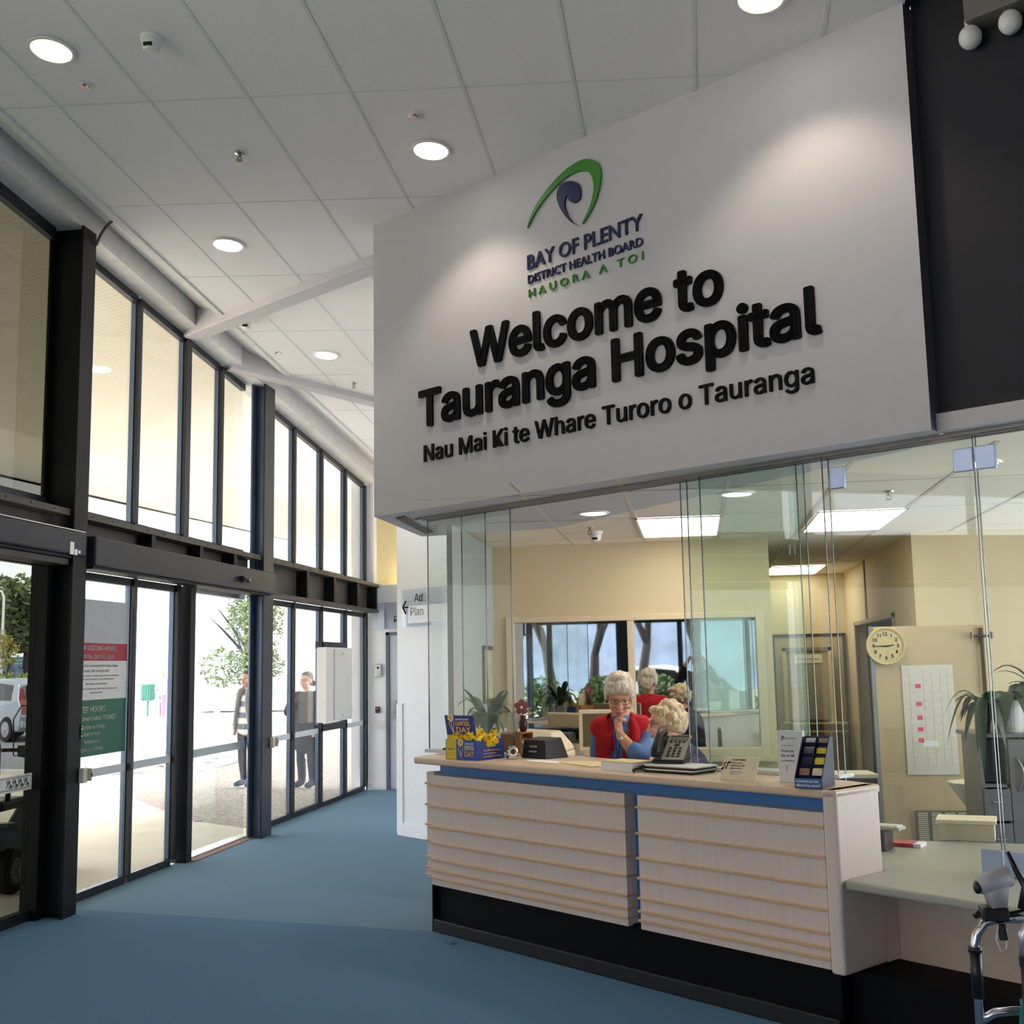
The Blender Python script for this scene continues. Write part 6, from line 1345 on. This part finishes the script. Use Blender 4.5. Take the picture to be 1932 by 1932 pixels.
tree(-16.6, 41.0, -.05, 4.6, 1.6, 'pale green tree beyond the striped jersey person', lg1, 26, 4200, .09); tree(-17.9, 52, -.05, 5.4, 1.6, 'green tree glimpsed left of the dark coat person', lg1, 27, 3000, .11)
hg = M('hedge_green', '8C9A48', .8, var=.4, scale=5)
t = thing('hedge', 'low bright green hedge in the island bed behind the silver car', 'hedge', (-27.2, 42.6, .9), .35); leafcloud(2600, [((k*.8-4, random.uniform(-.2, .2), .35), (.65, .5, .42)) for k in range(11)], .12, 31).build('foliage', hg, t); b = B()
for k in range(9): b.tube([(k-4, 0, 0), (k-4+.1, 0, .4)], .03, 5)
b.build('stems', bark, t)
t = thing('street_sign_board', 'white and teal banded information board above the hedge', 'sign', (-31.6, 51.4, 1.2), .30)
B().box(-1.4, 1.3, 0, .08, .55, 1.25).build('board', M('pale_teal_board', 'BFE3E2', .5), t); tl = M('teal_bar', '3E9C94', .5); b = B()
for k in range(4): b.box(-1.3, 1.2-.3*(k % 2), -.01, 0, .68+k*.15, .74+k*.15)
b.build('teal_bars', tl, t); b = B(); b.box(-1.35, -1.27, .08, .14, 0, 1.25); b.box(1.1, 1.18, .08, .14, 0, 1.25); b.build('posts', silver, t)
t = thing('lamp_post', 'pale tall lamp post seen through the smoky glass', 'lamp post', (-29.3, 45.4, 1.0)); b = B(); b.tube([(0, 0, 0), (0, 0, 3.9), (-.1, 0, 4.15), (-.5, 0, 4.25)], [.07, .05, .045, .04], 10); b.build('pole', white_plastic, t, smooth=True); B().box(-.85, -.45, -.08, .08, 4.2, 4.29).build('lantern', grey_plastic, t)
# ------------------------------------------------ silver hatchback
carp = M('silver_car_paint', 'A9B2BE', .25, .5, var=.02); carg = M('car_window', '14181C', .08, spec=.8); tyre = M('tyre', '18181A', .85); tail = M('tail_lamp', 'A8504A', .25)
def car(name, label, loc, rz, paint, sc=1.0):
    t = thing(name, label, 'car', loc, rz); w = .83
    prof = [(-1.85, .42), (-1.88, .62), (-1.86, .82), (-1.72, 1.02), (-1.58, 1.38), (-1.3, 1.49), (-.3, 1.53), (.35, 1.44), (.95, 1.02), (1.6, .88), (1.85, .70), (1.88, .42), (1.75, .25), (-1.75, .25)]
    def wid(z): return w*(1-max(0, z-.85)*.26)*(.97 if z < .35 else 1)
    n_ = len(prof); b = B(); L_ = [(x, -wid(z), z) for x, z in prof]; R_ = [(x, wid(z), z) for x, z in prof]
    b.add(L_+R_, [tuple(range(n_)), tuple(range(2*n_-1, n_-1, -1))]+[(i, (i+1) % n_, n_+(i+1) % n_, n_+i) for i in range(n_)]); b.build('body', paint, t, bevel=.05, seg=3)
    sw = lambda x, z, s: (x, s*(wid(z)+.006), z)
    for s in (-1, 1):
        for pts in ([(-1.35, 1.0), (-1.32, 1.36), (-.45, 1.43), (-.45, 1.0)], [(-.38, 1.0), (-.38, 1.43), (.3, 1.36), (.75, 1.0)]):
            b = B(); b.add([sw(x, z, s) for x, z in pts], [(0, 1, 2, 3)]); b.build('side_window', carg, t)
        b = B(); b.box(.45, .62, s*.86-.07, s*.86+.07, .98, 1.1); b.build('wing_mirror', black_plastic, t, bevel=.02)
        b = B(); b.add([(-1.885, s*.80, .66), (-1.87, s*.80, .84), (-1.73, s*.80, 1.02), (-1.64, s*.74, 1.28), (-1.62, s*.64, 1.28), (-1.73, s*.62, 1.02), (-1.87, s*.60, .84), (-1.885, s*.62, .66)], [(0, 1, 6, 7), (1, 2, 5, 6), (2, 3, 4, 5)]); b.build('tail_light', tail, t)
        for x in (-1.2, 1.2):
            b = B(); b.lathe([(.18, s*.84), (.29, s*.84), (.31, s*.80), (.31, s*.64), (.2, s*.62)], 22, (x, 0, .31), None, 'y'); wv_ = b.build('tyre', tyre, t); b = B(); b.lathe([(.19, s*.845), (.17, s*.82), (.04, s*.85), (.001, s*.85)], 16, (x, 0, .31), None, 'y'); b.build('hubcap', silver, wv_)
    b = B(); b.add([(-1.735, -.62, 1.05), (-1.735, .62, 1.05), (-1.60, .56, 1.36), (-1.60, -.56, 1.36)], [(0, 1, 2, 3)]); b.v = [(x-.012, y, z) for x, y, z in b.v]; b.build('rear_window', carg, t)
    b = B(); b.add([(.40, -.62, 1.42), (.40, .62, 1.42), (.93, .68, 1.05), (.93, -.68, 1.05)], [(0, 1, 2, 3)]); b.v = [(x+.02, y, z+.01) for x, y, z in b.v]; b.build('windscreen', carg, t)
    b = B(); b.box(-1.93, -1.8, -.8, .8, .34, .52); b.build('bumper', paint, t, bevel=.04); B().box(-1.905, -1.895, -.26, .26, .66, .76).build('number_plate', paper_white, t)
    return t
car('silver_car', 'silver hatchback parked beyond the smoky glass, its tail light showing', (-17.15, 27.2, -.02), math.radians(150), carp)
car('blue_car', 'grey-blue car mostly cut off at the frame edge beside the hedge', (-32.6, 48.6, 1.2), math.radians(20), M('slate_car_paint', '5A6A7C', .3, .4))
# ------------------------------------------------ mobility scooter just outside
t = thing('mobility_scooter', 'dark mobility scooter parked outside against the smoky glass door', 'mobility scooter', (-5.42, 8.55, -.02), math.radians(95))
def wheel(x, y, r, par):
    b = B(); b.lathe([(r*.55, -.05), (r*.93, -.055), (r, -.03), (r, .03), (r*.93, .055), (r*.55, .05)], 24, (x, y, r), None, 'y'); wv_ = b.build('tyre', tyre, par)
    b = B()
    for k in range(5):
        a = k*2*PI/5; b.tube([(x, y-.052, r), (x+r*.52*math.cos(a), y-.05, r+r*.52*math.sin(a))], .014, 6)
    b.lathe([(r*.5, -.056), (r*.57, -.05), (r*.57, .05), (r*.5, .056)], 20, (x, y, r), None, 'y'); b.lathe([(.03, -.06), (.03, .06)], 12, (x, y, r), None, 'y'); b.build('rim', M('alloy_grey', '6E6E70', .4, .6) if 'alloy_grey' not in bpy.data.materials else bpy.data.materials['alloy_grey'], wv_)
for x, y in ((-.42, -.26), (-.42, .26), (.52, -.2), (.52, .2)): wheel(x, y, .165, t)
shell = M('scooter_navy', '20263A', .3, var=.05)
b = B(); b.add([(-.62, -.24, .30), (.3, -.24, .26), (.3, .24, .26), (-.62, .24, .30), (-.6, -.2, .52), (-.25, -.22, .5), (.28, -.22, .34), (.28, .22, .34), (-.25, .22, .5), (-.6, .2, .52)], [(0, 3, 2, 1), (4, 5, 8, 9), (5, 6, 7, 8), (0, 1, 6, 5, 4), (3, 9, 8, 7, 2), (0, 4, 9, 3), (1, 2, 7, 6)]); b.build('rear_body', shell, t, bevel=.03)
b = B(); b.add([(.3, -.22, .28), (.72, -.2, .30), (.72, .2, .30), (.3, .22, .28), (.36, -.2, .40), (.55, -.16, .62), (.68, -.14, .5), (.36, .2, .40), (.55, .16, .62), (.68, .14, .5)], [(0, 3, 2, 1), (0, 1, 6, 5, 4), (3, 7, 8, 9, 2), (4, 5, 8, 7), (5, 6, 9, 8), (1, 2, 9, 6), (0, 4, 7, 3)]); b.build('front_shroud', shell, t, bevel=.03)
B().box(-.5, -.08, -.22, .22, .60, .68).build('seat', black_plastic, t, bevel=.03); b = B(); b.box(-.55, -.48, -.2, .2, .68, 1.12); b.build('backrest', black_plastic, t, bevel=.03); b = B(); b.tube([(-.3, 0, .45), (-.3, 0, .62)], .035); b.build('seat_post', black_plastic, t)
for s in (-1, 1): b = B(); b.tube([(-.5, s*.26, .68), (-.5, s*.27, .84), (-.12, s*.27, .84)], .02); b.build('armrest', black_plastic, t, smooth=True)
b = B(); b.tube([(.5, 0, .55), (.38, 0, .98)], .03); b.tube([(.38, -.26, 1.0), (.38, .26, 1.0)], .016); b.box(.33, .43, -.1, .1, .95, 1.04); b.build('tiller', black_plastic, t, smooth=False)
b = B(); b.tube([(.46, -.20, .95), (.44, -.20, 1.25), (.43, -.13, 1.36), (.43, .13, 1.36), (.44, .20, 1.25), (.46, .20, .95), (.46, 0, .92), (.46, -.20, .95)], .006, 6); b.build('windscreen_hoop', black_plastic, t, smooth=True)
B().box(.42, .50, -.24, -.17, .30, .33).build('mudguard', black_plastic, t); put('indicator', el((.70, -.14, .52), .025), EM('orange_indicator', (1, .25, .03), .8), t)
b = B(); b.tube([(.46, -.12, .95), (.46, -.12, 1.12)], .012, 8); b.build('mirror_stalk', grey_plastic, t)
# ------------------------------------------------ behind the camera, mirrored in the office window
def bare_tree(x, y, h, label, seed):
    t = thing('bare_tree', label, 'tree', (x, y, -.03), 0, 'bare trees mirrored in the office window'); rn = random.Random(seed); b = B()
    def grow(p_, d, l, r, k):
        q_ = p_+d*l; m_ = p_+d*l*.5+Vector((rn.uniform(-.08, .08), rn.uniform(-.08, .08), 0))*l; b.tube([p_, m_, q_], [r, r*.85, r*.68], 7 if k < 2 else 5)
        if k >= 5: return
        for i in range(3 if k < 2 else 2):
            e = (d+Vector((rn.uniform(-.65, .65), rn.uniform(-.65, .65), rn.uniform(-.2, .5)))).normalized(); grow(q_, e, l*rn.uniform(.62, .82), r*.6, k+1)
    grow(Vector((0, 0, 0)), Vector((rn.uniform(-.1, .1), 0, 1)).normalized(), h*.32, .2, 0); b.build('trunk', bark, t, smooth=True)
for i, (x, y, h) in enumerate(((-4.6, -16.5, 6.5), (-3.1, -17.2, 6), (-1.6, -18.2, 7), (.2, -18, 6.5), (2.6, -17, 6.5))):
    bare_tree(x, y, h, ('bare tree mirrored at the outer window post', 'leaning bare tree mirrored above the daffodils', 'thick bare tree mirrored behind the red vest person', 'bare tree mirrored behind the camera person', 'bare tree mirrored through the sliding panes')[i], 40+i)
for i, (x, y) in enumerate(((-4.6, -14.8), (-2.9, -14.8), (-1.2, -14.8), (.6, -14.8), (2.4, -14.8))):
    t = thing('shrub', ('green shrub mirrored beside the outer post', 'green shrub mirrored above the yellow boxes', 'green shrub mirrored behind the standing person', 'green shrub mirrored beside the camera person', 'green shrub mirrored behind the glass panes')[i], 'shrub', (x, y, -.03), 0, 'shrubs mirrored in the office window')
    leafcloud(900, [((random.uniform(-.3, .3), random.uniform(-.2, .2), .5+.2*k), (.5, .45, .4)) for k in range(3)], .09, 60+i).build('foliage', M('shrub_green%d' % i, '5A7A40', .8, var=.4, scale=5), t); b = B(); b.tube([(0, 0, 0), (.1, 0, .6)], .03); b.tube([(0, 0, 0), (-.1, .1, .5)], .03); b.build('stem', bark, t)
car('white_car', 'white car mirrored in the office window behind the trees', (-.9, -21, -.03), math.radians(10), M('white_car_paint', 'E8EAEC', .3))
b = B(); b.add([(-70, -75, -2), (70, -75, -2), (70, -70, 7), (30, -72, 9.5), (-5, -70, 7), (-40, -72, 9), (-70, -70, 6)], [(0, 1, 2, 3, 4, 5, 6)]); b.ext([(-70, -78, -2), (70, -78, -2), (70, -78, 6), (30, -78, 9), (-5, -78, 6.5), (-40, -78, 8.5), (-70, -78, 6)], (0, -4, 0)); struct('hills', b, M('blue_grey_hill', '6A7688', .95, var=.25, scale=.5))
